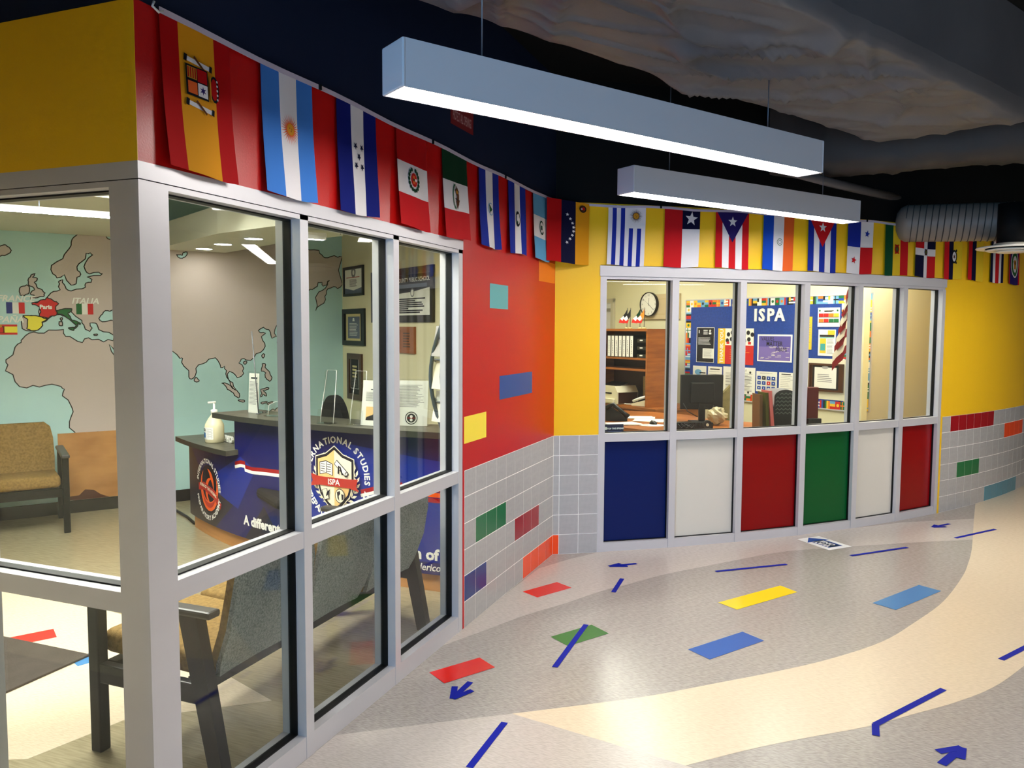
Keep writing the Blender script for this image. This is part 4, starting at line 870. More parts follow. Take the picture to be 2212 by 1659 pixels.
# phoenix ring emblem
M['e_org'] = mat('emblem_orange', (236, 92, 20), .4, .4); M['e_red'] = mat('emblem_red', (178, 40, 30), .4, .4); M['e_tan'] = mat('emblem_tan', (238, 196, 130), .4, .4); M['e_dk'] = mat('emblem_dark', (16, 14, 30), .4, .4); M['e_crm'] = mat('emblem_cream', (238, 232, 210), .4, .4)
s0, z0 = ds(452, 1056); R1 = .245
g = DP(.003); g.shape('e_dk', circ(s0, z0, R1*.80, 30))
def crescent(cx, cz, r, a0, a1, k, n=14): 
    o = [(cx+r*math.cos(a0+(a1-a0)*i/n), cz+r*math.sin(a0+(a1-a0)*i/n)) for i in range(n+1)]
    return o+[(cx+r*(1-k*math.sin(PI*i/n))*math.cos(a0+(a1-a0)*i/n), cz+r*(1-k*math.sin(PI*i/n))*math.sin(a0+(a1-a0)*i/n)) for i in range(n-1, 0, -1)]
g.shape('e_org', crescent(s0, z0, R1*.74, PI*.72, PI*2.22, .42)); g.shape('e_red', crescent(s0, z0-.02, R1*.55, PI*1.05, PI*1.95, .3)); g.shape('e_org', crescent(s0+.03, z0-.01, R1*.42, PI*.4, PI*1.5, .5)); g.shape('e_org', crescent(s0-.02, z0+.04, R1*.5, -PI*.1, PI*.5, .35))
g.shape('e_red', [(s0-R1*.92, z0+.02), (s0-R1*.4, z0+.045), (s0+R1*.5, z0+.005), (s0+R1*.98, z0-.09), (s0+R1*.9, z0-.135), (s0+R1*.4, z0-.065), (s0-R1*.4, z0-.02), (s0-R1*.92, z0-.04)])
for i, ch in enumerate('RISING OF THE PHOENIX'):
    if ch != ' ': t = i/20; g.text('e_crm', ch, s0-R1*.72+R1*1.36*t, z0+.006-.055*t*t, .034, bold=.001)
g.ringtext('white', 'INTERNATIONAL STUDIES', s0, z0, R1*.86, .052, PI*.93, PI*.0, .0015); g.ringtext('white', 'PREPARATORY ACADEMY', s0, z0, R1*1.02, .052, PI*1.10, PI*1.93, .0015, True)
g.done('phoenix_emblem', desk)
# academy seal
s1, z1 = ds(727, 1032); R2 = .28
g = DP(.003)
g.ringtext('white', 'INTERNATIONAL STUDIES', s1, z1, R2*.86, .062, PI*1.02, -PI*.04, .002); g.ringtext('white', 'PREPARATORY ACADEMY', s1, z1-.01, R2*1.04, .062, PI*1.12, PI*1.92, .002, True)
for sg in (-1, 1):
    for i in range(11):
        a = R_(-80+i*13); cx_, cz_ = s1+sg*R2*.66*math.cos(a), z1-.01+R2*.62*math.sin(a)
        for w_ in (-.5, .6): 
            d_ = a+PI/2+w_ ; ux_, uz_ = sg*math.cos(d_)*.05, math.sin(d_)*.05; g.shape('e_crm', [(cx_, cz_), (cx_+ux_*.5-uz_*.2, cz_+uz_*.5+ux_*.2), (cx_+ux_, cz_+uz_), (cx_+ux_*.5+uz_*.2, cz_+uz_*.5-ux_*.2)])
SH = [(-.155, .13), (-.07, .155), (0, .205), (.07, .155), (.155, .13), (.155, 0), (.12, -.11), (.06, -.175), (0, -.215), (-.06, -.175), (-.12, -.11), (-.155, 0)]
def sh(k): return [(s1+x*k, z1+z*k) for x, z in SH]
g.shape('e_crm', sh(1.1)); g.shape('e_dk', sh(1.06)); g.shape('e_crm', sh(.95))
g.shape('e_tan', clipx(clipx(sh(.95), s1-1, s1), s1-1, s1)); 
def half(P, zc, up): 
    Q = [(z, x) for x, z in P]; Q = clipx(Q, zc if up else -9, 9 if up else zc); return [(x, z) for z, x in Q]
g.shape('e_crm', half(clipx(sh(.95), s1-1, s1), z1-.02, False)); g.shape('e_tan', half(clipx(sh(.95), s1, s1+1), z1-.02, False))
bk = [(s1-.125, z1+.10), (s1-.07, z1+.112), (s1-.018, z1+.095), (s1-.018, z1+.02), (s1-.07, z1+.035), (s1-.125, z1+.022)]
g.shape('e_dk', [(x+(x-s1+.07)*.1, z+(z-z1-.065)*.12) for x, z in bk]); g.shape('white', bk); g.path('e_dk', [(s1-.07, z1+.11), (s1-.07, z1+.035)], .005, False)
for i in range(4):
    for x_ in (-.117, -.062): g.path('e_dk', [(s1+x_, z1+.092-.016*i), (s1+x_+.036, z1+.090-.016*i)], .004, False)
g.shape('e_dk', line(s1+.015, z1+.115, s1+.115, z1+.03, .040)); g.shape('white', line(s1+.018, z1+.112, s1+.112, z1+.033, .030)); g.shape('e_dk', line(s1+.045, z1+.09, s1+.04, z1+.035, .012)); g.shape('e_dk', line(s1+.055, z1+.085, s1+.075, z1+.03, .012)); g.path('e_dk', circ(s1+.112, z1+.036, .014, 14), .005)
g.shape('e_red', [(s1-.205, z1+.02), (s1-.13, z1+.005), (s1+.13, z1+.005), (s1+.205, z1+.01), (s1+.19, z1-.04), (s1+.215, z1-.075), (s1+.13, z1-.055), (s1-.13, z1-.055), (s1-.215, z1-.07), (s1-.19, z1-.03)])
g.text('white', 'ISPA', s1, z1-.044, .056, bold=.0008)
g.shape('e_dk', line(s1-.085, z1-.08, s1-.06, z1-.15, .05)); g.shape('e_crm', line(s1-.083, z1-.082, s1-.062, z1-.146, .040)); g.shape('e_dk', [(s1-.03, z1-.075), (s1-.06, z1-.10), (s1-.07, z1-.13), (s1-.045, z1-.115)])
g.shape('e_dk', circ(s1+.055, z1-.115, .042, 20, .05)); g.shape('e_crm', circ(s1+.055, z1-.115, .037, 20, .045)); g.shape('e_dk', [(s1+.03, z1-.09), (s1+.055, z1-.08), (s1+.06, z1-.1), (s1+.045, z1-.115), (s1+.05, z1-.15), (s1+.035, z1-.13)]); g.shape('e_dk', [(s1+.068, z1-.1), (s1+.088, z1-.105), (s1+.085, z1-.135), (s1+.072, z1-.145)])
g.done('academy_seal', desk)
# ribbon and quotation
g = DP(.0025); A_ = [(508, 1001), (520, 998), (529, 1000), (530, 1008), (545, 1013), (575, 1016), (607, 1020), (650, 1024)]; sA = dq(A_)
g.path('t_red', sA, .028, False); g.path('white', [(x, z-.026) for x, z in sA], .024, False)
B_ = dq([(780, 1062), (790, 1060), (815, 1054), (840, 1050), (870, 1046)]); g.path('t_red', B_, .028, False); g.path('white', [(x, z-.026) for x, z in B_], .022, False)
C_ = dq([(925, 1068), (945, 1070), (975, 1072)]); g.path('e_org', C_, .03, False); g.path('t_red', [(x, z-.035) for x, z in C_], .03, False); g.path('t_red', [(x, z+.035) for x, z in C_], .03, False)
g.done('ribbon_graphic', desk)
g = DP(.0035); sq, zq = ds(527, 1131); s2, z2 = ds(906, 1208)
eA = ds(606, 1150)[0]
g.textfit('white', 'A different', sq, eA, zq, .098, .004)
g.textfit('white', 'n of', ds(896, 1208)[0], ds(950, 1212)[0], ds(925, 1208)[1], .10, .004)
g.textfit('white', 'Federico', ds(884, 1232)[0], ds(953, 1236)[0], ds(925, 1232)[1], .066, .001, .2)
g.done('quotation', desk)

# ---- things on the counters
def cpos(x, y, z): return onZ(x, y, z)
M['jug'] = mat('translucent_jug', (236, 226, 190), .35, .4); M['lblblue'] = mat('label_blue', (14, 96, 160), .4, .4)
q = cpos(464, 955, ZL); j = thing('sanitizer_jug', 'white pump bottle of hand sanitizer on the low counter', 'bottle', q, R_(-12))
MB().lathe([(.068, 0), (.074, .008), (.074, .135), (.070, .15), (.045, .195), (.022, .225), (.020, .235)], n=28).build('bottle', 'jug', j); jb = j.children[0]
MB().lathe([(.026, .232), (.026, .262), (.012, .268), (.008, .27), (.008, .315)], n=16).build('pump_collar', 'white', j)
MB().box((-.028, 0, .322), (.085, .022, .016), bevel=.005, ry=R_(-6)).build('pump_head', 'white', j)
p = PR(lambda x, z, o: ((.0745+o)*math.sin(x/.074), -(.0745+o)*math.cos(x/.074), z), off=.0006)
for i in range(10): p.shapes('white', [rect(-.06+.012*i, -.048+.012*i, .03, .128)])
for i in range(4): p.shapes('lblblue', [rect(-.05+.011*i, -.039+.011*i, .045, .085)])
p.lines('ink', -.045, .0, .112, .10, 2, .006); p.lines('inkgrey', .012, .055, .115, .045, 9, .002); p.done('label', jb)
q = cpos(486, 953, ZL); ls = thing('letter_sign', 'white standing block letters beside the sanitizer jug', 'sign', q, R_(-27))
M['shadowless'] = M['white']
xo = 0
for ch in 'PHO':
    vv, ff = text2d(ch, .075, 'LEFT', .002); mb = MB(); n = len(vv); mb.add([(x+xo, -.012, z) for x, z in vv]+[(x+xo, .006, z) for x, z in vv], ff+[tuple(reversed([i+n for i in f])) for f in ff]); xo += .055
    for fc in ff:
        for a, b in zip(fc, fc[1:]+fc[:1]): mb.add([(vv[a][0]+xo-.055, -.012, vv[a][1]), (vv[b][0]+xo-.055, -.012, vv[b][1]), (vv[b][0]+xo-.055, .006, vv[b][1]), (vv[a][0]+xo-.055, .006, vv[a][1])], [(0, 1, 2, 3)]) if sum(1 for g_ in ff if a in g_ and b in g_) == 1 else None
    mb.build('letter', 'white', ls)
MB().bb(-.01, xo, -.02, .02, -.004, 0).build('letter_base', 'white', ls)
def sign_holder(x, y, wd, h, rz, label, content, lean=.12):
    q = cpos(x, y, ZHi); t = thing('sign_holder', label, 'sign', (q.x, q.y, ZHi), rz, 'counter signs')
    c_, s_ = math.cos(lean), math.sin(lean); fn = lambda X, Z, o: (X, Z*s_-o*c_, Z*c_-o*-s_*-1+.004)
    MB().add([fn(-wd/2, 0, 0), fn(wd/2, 0, 0), fn(wd/2, h, 0), fn(-wd/2, h, 0), fn(-wd/2, 0, -.003), fn(wd/2, 0, -.003), fn(wd/2, h, -.003), fn(-wd/2, h, -.003)], [(0, 1, 2, 3), (7, 6, 5, 4), (0, 4, 5, 1), (1, 5, 6, 2), (2, 6, 7, 3), (3, 7, 4, 0)]).build('sheet', 'paper', t); shp = t.children[0]
    MB().box((0, .05, .003), (wd, .10, .004), bevel=.001).build('foot', 'acrylic', t)
    e = .012; MB().add([fn(-wd/2-e, 0, .003), fn(wd/2+e, 0, .003), fn(wd/2+e, h+e, .003), fn(-wd/2-e, h+e, .003), fn(-wd/2-e, 0, .006), fn(wd/2+e, 0, .006), fn(wd/2+e, h+e, .006), fn(-wd/2-e, h+e, .006)], [(3, 2, 1, 0), (4, 5, 6, 7), (0, 1, 5, 4), (1, 2, 6, 5), (2, 3, 7, 6), (3, 0, 4, 7)]).build('cover', 'acrylic', t)
    p = PR(fn, off=.0008); content(p, wd, h); p.done('print', shp); return t
def ct_list(p, w_, h): p.lines('ink', -w_*.3, w_*.35, h*.89, h*.87, 2, .006, .1); p.lines('inkgrey', -w_*.42, w_*.42, h*.78, h*.22, 18, .0035, .3)
def ct_photo(p, w_, h): p.lines('ink', -w_*.2, w_*.3, h*.80, h*.78, 1, .006); p.lines('inkgrey', -w_*.36, w_*.42, h*.74, h*.55, 9, .003); p.shape('e_tan', rect(-w_*.33, w_*.33, h*.12, h*.42)); p.shape('ink', [(-w_*.33, h*.12), (w_*.33, h*.12), (w_*.2, h*.2), (w_*.0, h*.33), (-w_*.08, h*.24), (-w_*.3, h*.19)])
def ct_seal(p, w_, h): p.lines('inkgrey', -w_*.4, w_*.4, h*.9, h*.42, 20, .003, .35); p.path('ink', circ(.0, h*.17, .04, 20), .006); p.shape('ink', circ(0, h*.17, .03, 18)); p.shape('t_red', rect(-.03, .03, h*.165, h*.18)); p.shape('paper', circ(0, h*.205, .01, 10)); p.shape('paper', circ(0, h*.13, .01, 10))
sign_holder(547, 893, .125, .30, R_(-16), 'narrow white price list holder on the high counter', ct_list, .05)
sign_holder(808, 921, .20, .30, R_(4), 'white letter with a photo in an acrylic holder on the counter', ct_photo, .16)
sign_holder(888, 921, .215, .30, R_(14), 'white letter with a round black seal in an acrylic holder', ct_seal, .14)
for x, y, lb, rz in ((706, 915, 'empty clear brochure stand on the counter before the office chair', -.1), (772, 918, 'empty clear brochure stand beside the photo letter', .05), (590, 899, 'low clear brochure tray next to the price list', -.2)):
    q = cpos(x, y, ZHi); t = thing('brochure_stand', lb, 'stand', (q.x, q.y, ZHi), rz, 'clear stands on the counter'); h = .36 if x > 600 else .1
    MB().box((0, .03, h/2), (.11, .004, h), rx=R_(-8), bevel=.001).build('back_plate', 'acrylic', t)
    MB().box((0, -.03, .05), (.11, .004, .10), rx=R_(-8)).build('front_lip', 'acrylic', t); MB().box((0, 0, .003), (.12, .08, .004)).build('foot', 'acrylic', t)
    mb = MB(); mb.tube([(-.055, .0, .004), (-.055, .03-.02, .08), (-.04, .03+.03, h), (.04, .03+.03, h), (.055, .03-.02, .08), (.055, 0, .004)], .0022, 6); mb.build('bright_edge', 'white', t)
# standing clear guard rod
q = cpos(547, 896, ZHi); t = thing('guard_rod', 'thin upright rod of the counter guard behind the price list', 'rod', (q.x, q.y, ZHi), 0); MB().tube([(0, .06, 0), (-.05, .06, .62)], .004, 8).build('rod', 'wire', t); MB().lathe([(.02, 0), (.02, .006)], (0, .06, 0), 12).build('rod_base', 'wire', t)
# task chair behind the desk
M['mesh'] = mat('chair_mesh', (24, 24, 26), .7, .2)
q = atD(722, 905, 5.9); t = thing('task_chair', 'black rounded task chair back behind the high counter', 'chair', (q.x, q.y, 0), R_(-35))
k = []; N = 14
for i in range(N+1):
    a = PI*i/N; k.append((-.26*math.cos(a), .86+.36*math.sin(a)**.8 if 0 < i < N else .86))
MB().slabxz([(x, z) for x, z in k]+[(.24, .62), (-.24, .62)], -.02, .03).build('backrest', 'mesh', t)
MB().box((0, -.28, .50), (.5, .48, .08), bevel=.03).build('seat', 'mesh', t); MB().tube([(0, .02, .65), (0, .06, .45), (0, -.1, .42)], .03, 8).build('spine', 'blackmetal', t)
MB().tube([(0, -.25, .46), (0, -.25, .1)], .03, 10).build('gas_lift', 'blackmetal', t); MB().box((0, -.25, .07), (.6, .06, .04)).box((0, -.25, .07), (.6, .06, .04), R_(72)).box((0, -.25, .07), (.6, .06, .04), R_(-72)).build('base', 'blackmetal', t)
# magazine rack on the counter end
M['rack'] = mat('rack_slate', (52, 66, 76), .35, .5); q = onZ(962, 941, ZHi)
rk = thing('magazine_rack', 'curved slate magazine rack at the right end of the counter', 'rack', (q.x-.01, q.y+.05, ZHi), R_(0))
for x in (-.02, .055):
    pts = [(x-.09*math.sin(PI*i/12), -.01, .005+.70*i/12) for i in range(13)]; MB().tube(pts, .013, 8).build('side_rail', 'rack', rk)
for i in range(5):
    z = .06+.13*i; x = -.02-.09*math.sin(PI*(z/.7)); MB().box((x+.037, .02, z), (.07, .06, .008), rx=R_(-20)).build('shelf', 'rack', rk); MB().box((x+.037, .012, z+.08), (.065, .006, .15), rx=R_(-12)).build('magazine_pocket', 'acrylic', rk)
for i, c_ in enumerate((('paper'), ('e_crm'), ('tile'))): MB().box((-.06, .0, .17+.2*i), (.06, .008, .19), rx=R_(-14), ry=R_(4)).build('booklet', c_, rk)

# ---- framed awards
M['frameblk'] = mat('black_frame_wood', (14, 12, 12), .35, .4); M['gold'] = mat('gold_mat', (208, 190, 130), .4, .5); M['slateprint'] = mat('slate_print', (86, 96, 118), .5, .4); M['woodplq'] = mat('walnut', (74, 40, 18), .35, .5, var=.2, vscale=(3, 3, 30)); M['brass'] = mat('bronze_plate', (150, 84, 36), .4, .5)
def framed(wf, x0, y0, x1, y1, label, fm, content, border=.025, name='framed_award', cat='frame', off=0.):
    a, b = wf.p(x0, y1, off), wf.p(x1, y0, off); w_, h = b[0]-a[0], b[1]-a[1]; o = wf.w(a[0], off); t = thing(name, label, cat, (o.x, o.y, a[1]), wf.h, 'framed awards')
    mb = MB(); e = border; mb.bb(0, w_, -.022, -.001, 0, e).bb(0, w_, -.022, -.001, h-e, h).bb(0, e, -.022, -.001, e, h-e).bb(w_-e, w_, -.022, -.001, e, h-e); mb.build('frame', fm, t)
    bk_ = MB().bb(e, w_-e, -.008, -.001, e, h-e).build('backing', 'ink', t); p = PR(off=.009); content(p, w_, h, e); p.done('print', bk_); return t
def c_cert1(p, w, h, e): p.shape('slateprint', rect(e, w-e, e, h*.5)); p.shape('paper', [(e*1.2, h-e*1.2), (e*1.2, h*.28), (w*.5, h*.19), (w-e*1.6, h*.28), (w-e*1.6, h-e*1.2)]); p.shape('inkgrey', circ(w*.5, h*.80, w*.11, 16)); p.shape('paper', circ(w*.5, h*.79, w*.05, 12)); p.lines('e_red', w*.14, w*.86, h*.63, h*.62, 1, .008); p.lines('inkgrey', w*.3, w*.72, h*.55, h*.33, 7, .006)
def c_cert2(p, w, h, e): p.shape('gold', rect(w*.14, w*.80, h*.12, h*.86)); p.shape('slateprint', rect(w*.23, w*.77, h*.19, h*.79)); p.shape('paper', [(w*.44, h*.66), (w*.54, h*.66), (w*.52, h*.75), (w*.46, h*.75)]); p.lines('paper', w*.3, w*.7, h*.6, h*.28, 9, .005)
def c_big(p, w, h, e):
    p.shape('paper', rect(w*.10, w*.94, h*.13, h*.52)); p.shape('paper', [(w*.10, h*.52), (w*.94, h*.52), (w*.94, h*.62), (w*.7, h*.56), (w*.4, h*.53)]); p.shape('inkgrey', circ(w*.68, h*.54, h*.08, 20)); p.shape('paper', circ(w*.68, h*.54, h*.055, 18)); p.text('paper', 'COUNTY PUBLIC SCHOOLS', w*.70, h*.74, .055, bold=.001); p.lines('ink', w*.2, w*.88, h*.43, h*.18, 8, .012, .5); p.shape('slateprint', rect(w*.35, w*.9, h*.63, h*.70))
framed(AW, 745, 572, 787, 641, 'black framed certificate with white pointed sheet, top of the award wall', 'frameblk', c_cert1)
framed(AW, 743.5, 666, 790, 745, 'black framed certificate with gold mat, below the pointed one', 'frameblk', c_cert2, .05)
framed(AW, 806, 571, 940, 697, 'wide black framed county public schools certificate', 'frameblk', c_big, .06)
def c_plq(p, w, h, e): p.shape('ink', rect(w*.16, w*.8, h*.1, h*.92)); p.path('paper', rect(w*.2, w*.76, h*.24, h*.9), .008); p.lines('gold', w*.32, w*.66, h*.72, h*.5, 4, .02, .2); p.lines('inkgrey', w*.3, w*.68, h*.44, h*.3, 5, .006)
framed(AW, 754, 765, 784, 860, 'tall dark walnut plaque low on the award wall', 'woodplq', c_plq, .06, 'award_plaque', 'plaque')
def c_br(p, w, h, e): p.shape('brass', rect(e, w-e, e, h-e)); p.lines('woodplq', w*.25, w*.7, h*.75, h*.25, 6, .012, .2)
framed(AW, 864, 706, 899, 762, 'brown bronze plaque below the wide certificate', 'brass', c_br, .03, 'award_plaque', 'plaque')

# ---- lobby lights
for i, (x, y, lb) in enumerate([(441, 537, 'left'), (482, 527, 'middle'), (548, 515, 'right')]):
    q = onZ(x, y, ZS); t = thing('recessed_downlight', lb+' of the three recessed downlights in the desk soffit', 'downlight', (q.x, q.y, ZS), 0, 'soffit downlights'); MB().lathe([(.072, -.004), (.072, -.001)], n=24).build('lens', 'downl', t); MB().lathe([(.085, -.006), (.073, -.006), (.073, -.0005), (.085, -.0005)], n=24, caps=False).build('trim_ring', 'white', t)
q = onZ(90, 452, 2.55); t = thing('recessed_downlight', 'recessed downlight above the tan bench, behind the long lamp', 'downlight', (q.x, q.y, 2.55), 0, 'soffit downlights'); MB().lathe([(.09, -.004), (.09, -.001)], n=24).build('lens', 'downl', t); MB().lathe([(.105, -.006), (.091, -.006), (.091, -.0005), (.105, -.0005)], n=24, caps=False).build('trim_ring', 'white', t)
pendant(onZ(-190, 437, 2.32), onZ(246, 468.6, 2.32), .09, 'long white lobby pendant seen in the left window', 'lobbylamp', .026, 'lobby_pendant', 'lobby pendants')
pendant(onZ(300, 414, 2.62), onZ(452, 436, 2.62), .10, 'lobby pendant just under the window header', 'downl', .08, 'lobby_pendant', 'lobby pendants')
pendant(onZ(640, 514, 2.38), onZ(704, 518, 2.38), .08, 'lobby pendant in front of the mural at the middle pane', 'downl', .05, 'lobby_pendant', 'lobby pendants')
for x, y, lb in ((-1.3, 2.35, 'added unseen pendant over the bench, above the view'), (-2.7, 2.5, 'added unseen pendant over the lobby middle, above the view')):  # two hidden lamps, added to brighten the lobby and its mural
    q = Vector((x, y, 2.95)); pendant(q, q+Vector((math.cos(MW.h), math.sin(MW.h), 0))*1.2, .1, lb, 'lobbylamp', .06, 'lobby_pendant', 'lobby pendants')
# cord on lobby floor
q0, q1 = onZ(378, 1104), onZ(421, 1134); solo(MB().tube([q0+Vector((0, 0, .012)), q0.lerp(q1, .5)+Vector((.03, 0, .012)), q1+Vector((0, 0, .012))], .012, 6), 'floor_cable_cover', 'basebd', 'dark cable cover on the lobby floor left of the desk', 'cable cover')
# ================================================================ OFFICE
M['oak'] = mat('oak_veneer', (168, 98, 38), .4, .4, var=.22, vscale=(3, 3, 24), rgb2=(138, 76, 26)); M['oakdk'] = mat('dark_oak', (60, 28, 12), .5, .4); M['blackpl'] = mat('black_plastic', (12, 12, 13), .35, .45); M['screenbk'] = mat('monitor_black', (8, 8, 9), .45, .4)
M['board'] = mat('bulletin_blue', (32, 66, 150), .8, .2, var=.18, vscale=(50, 50, 50)); M['brown'] = mat('tan_paper', (196, 172, 120), .6, .3); M['ivory'] = mat('ivory_plastic', (232, 226, 200), .4, .4); M['boxtan'] = mat('clock_panel', (206, 186, 146), .5, .3)
for k, c in {'b_red': (206, 34, 28), 'b_grn': (24, 110, 60), 'b_blu': (30, 70, 160), 'b_yel': (240, 196, 50), 'b_blk': (22, 20, 22), 'b_sky': (110, 170, 210), 'b_org': (240, 130, 40), 'b_prp': (122, 104, 176), 'b_prp2': (90, 80, 160), 'b_pink': (226, 120, 110), 'b_tl': (64, 160, 160)}.items(): M[k] = mat('print_'+k, c, .6, .3)
# bulletin board
a, b = OW.p(1485, 650), OW.p(1826, 638); ZB0, ZB1 = .872, 2.09; BL = b[0]-a[0]+.06
bd = thing('bulletin_board', 'large blue bulletin board with a border of small flags, reading ISPA', 'bulletin board', OW.w(a[0]), OW.h)
MB().bb(0, BL, -.016, -.002, ZB0, ZB1).build('backing', 'board', bd)
mb = MB(); e = .014; mb.bb(-e, BL+e, -.022, -.002, ZB1, ZB1+e).bb(-e, BL+e, -.022, -.002, ZB0-e, ZB0).bb(-e, 0, -.022, -.002, ZB0, ZB1).bb(BL, BL+e, -.022, -.002, ZB0, ZB1); mb.build('trim_frame', 'alu', bd)
def miniflag(p, x, z, w_, h, rnd):
    C = ['b_red', 'white', 'b_grn', 'b_blu', 'b_yel', 'b_blk', 'b_sky', 'b_org']; k = rnd.randrange(5); c = rnd.sample(C, 3); o = p.o
    def R(c_, *r): p.shapes(c_, [rect(*r)]); p.o = o
    if k == 0:
        for i in range(3): R(c[i], x+w_*i/3, x+w_*(i+1)/3, z, z+h)
    elif k == 1:
        for i in range(3): R(c[i], x, x+w_, z+h*i/3, z+h*(i+1)/3)
    elif k == 2:
        R(c[0], x, x+w_, z, z+h); p.o = o+.0003; p.shapes(c[1], [rect(x+w_*.3, x+w_*.45, z, z+h), rect(x, x+w_, z+h*.42, z+h*.58)]); p.o = o
    elif k == 3:
        R(c[0], x, x+w_, z, z+h); p.o = o+.0003; p.shapes(c[1], [circ(x+w_/2, z+h/2, min(w_, h)*.28, 10)]); p.o = o
    else:
        for i in range(5): R('white' if i % 2 else c[0], x, x+w_, z+h*i/5, z+h*(i+1)/5)
        p.o = o+.0003; p.shapes(c[1], [rect(x, x+w_*.4, z+h*.5, z+h)]); p.o = o
rnd = random.Random(3); BW = .085
def strip(x0, x1, z0, z1, horiz, nm, parent=bd, off=.0165):
    p = PR(off=off); n = int(((x1-x0) if horiz else (z1-z0))/.062)
    for i in range(n):
        if horiz: s = (x1-x0)/n; miniflag(p, x0+s*i, z0, s, z1-z0, rnd)
        else: s = (z1-z0)/n; miniflag(p, x0, z0+s*i, x1-x0, s, rnd)
    p.done(nm, parent)
strip(0, BL, ZB1-BW, ZB1, True, 'flag_border'); strip(0, BL, ZB0, ZB0+BW, True, 'flag_border'); strip(0, BW, ZB0+BW, ZB1-BW, False, 'flag_border'); strip(BL-BW, BL, ZB0+BW, ZB1-BW, False, 'flag_border')
xr = OW.p(1745, 780)[0]-a[0]; zr = OW.p(1790, 775)[1]; zr2 = OW.p(1790, 863)[1]
MB().bb(xr, BL-.0, -.0185, -.0168, zr2, zr).build('cream_sheet', 'ivory', bd)
for ch, px in zip('ISPA', (1635, 1648.5, 1668, 1687)):
    x = OW.p(px, 690)[0]-a[0]; vv, ff = text2d(ch, .20, 'CENTER', .006); n = len(vv); mx_ = (max(p[0] for p in vv)+min(p[0] for p in vv))/2; vv = [(p[0]-mx_, p[1]) for p in vv]; z = OW.p(1660, 693)[1]
    MB().add([(x+p[0]*.95, -.03, z+p[1]) for p in vv]+[(x+p[0]*.95, -.017, z+p[1]) for p in vv], ff+[tuple(reversed([i+n for i in f])) for f in ff]).build('letter', 'white', bd)
def sheet(x0, y0, x1, y1, label, base, fn, rot=0., wf=OW, off=.021):
    p0, p1 = wf.p(x0, y1, off), wf.p(x1, y0, off); w_, h = p1[0]-p0[0], p1[1]-p0[1]; o = wf.w(p0[0], off); t = thing('posted_sheet', label, 'poster', (o.x, o.y, p0[1]), wf.h, 'sheets on the bulletin board')
    sh_ = MB().bb(0, w_, -.001, .0006, 0, h).build('sheet', base, t); p = PR(off=.0016); fn(p, w_, h); p.done('print', sh_); return t
def s_blk(p, w, h): p.shapes('white', [rect(w*.38, w*.62, h*.8+h*.05*i, h*.825+h*.05*i) for i in range(3)]+[star(w*.75, h*.9, w*.08), rect(w*.68, w*.82, h*.8, h*.85), rect(w*.12, w*.16, h*.83, h*.92)]); p.lines('white', w*.1, w*.8, h*.7, h*.52, 6, h*.012); p.shape('paper', rect(w*.36, w*.98, h*.12, h*.4)); p.lines('inkgrey', w*.42, w*.92, h*.36, h*.16, 7, h*.008); p.path('white', rect(w*.015, w*.985, h*.01, h*.99), w*.03)
def s_thx(p, w, h): p.shape('b_yel', rect(0, w*.21, 0, h)); p.shape('paper', rect(w*.21, w, h*.53, h)); p.shapes('b_blk', [circ(w*(.3+.11*i), h*(.83+.05*(i % 2)), w*.05, 10) for i in range(7)]+[circ(w*(.27+.12*i), h*(.66+.04*(i % 2)), w*.05, 10) for i in range(6)]); p.shapes('b_red', [rect(w*(.25+.2*i), w*(.33+.2*i), h*.56, h*.63) for i in range(4)]); p.text('white', 'THANK YOU', w*.155, h*.5, h*.165, rot=PI/2, bold=.002); p.lines('b_org', w*.35, w*.9, h*.4, h*.15, 5, h*.02)
def s_val(p, w, h):
    p.shape('b_prp2', rect(w*.04, w*.96, h*.55, h*.94)); p.shape('b_prp', rect(w*.04, w*.96, h*.05, h*.55)); rr = random.Random(2)
    p.shapes('e_crm', [rect(w*.05+w*.9*rr.random()*.98, w*.05+w*.9*rr.random()*.98, 0, 0) for _ in range(0)]+[rect(x_, x_+w*.10, z_, z_+h*.012) for x_, z_ in [(w*(.06+.8*rr.random()), h*(.1+.45*rr.random())) for _ in range(26)]])
    p.text('b_blk', 'VALUES', w*.30, h*.77, h*.21, sx=.8); p.text('b_blk', 'MATTER', w*.50, h*.58, h*.24, sx=.8, bold=.001); p.text('b_blk', 'MIAMI', w*.70, h*.38, h*.23, sx=.8)
def s_txt(n, head=True):
    def f(p, w, h): 
        if head: p.lines('ink', w*.15, w*.85, h*.91, h*.9, 1, h*.04)
        p.lines('inkgrey', w*.1, w*.9, h*.82, h*.15, n, h*.012, .4)
    return f
def s_img(p, w, h): p.shape('b_sky', circ(w*.4, h*.78, w*.26, 14, h*.1)); p.shape('b_blk', rect(w*.5, w*.95, h*.74, h*.78)); p.shape('b_org', rect(w*.15, w*.6, h*.62, h*.68)); p.lines('inkgrey', w*.1, w*.9, h*.5, h*.1, 6, h*.015)
def s_bell(p, w, h): p.text('ink', 'BELL SCHEDULE', w*.5, h*.86, h*.10); p.lines('inkgrey', w*.08, w*.92, h*.76, h*.12, 14, h*.012, .2); p.lines('ink', w*.08, w*.92, h*.66, h*.3, 4, h*.012, .1); p.shapes('ink', [circ(w*.8, h*.07, w*.03, 10), circ(w*.85, h*.82, w*.03, 10)])
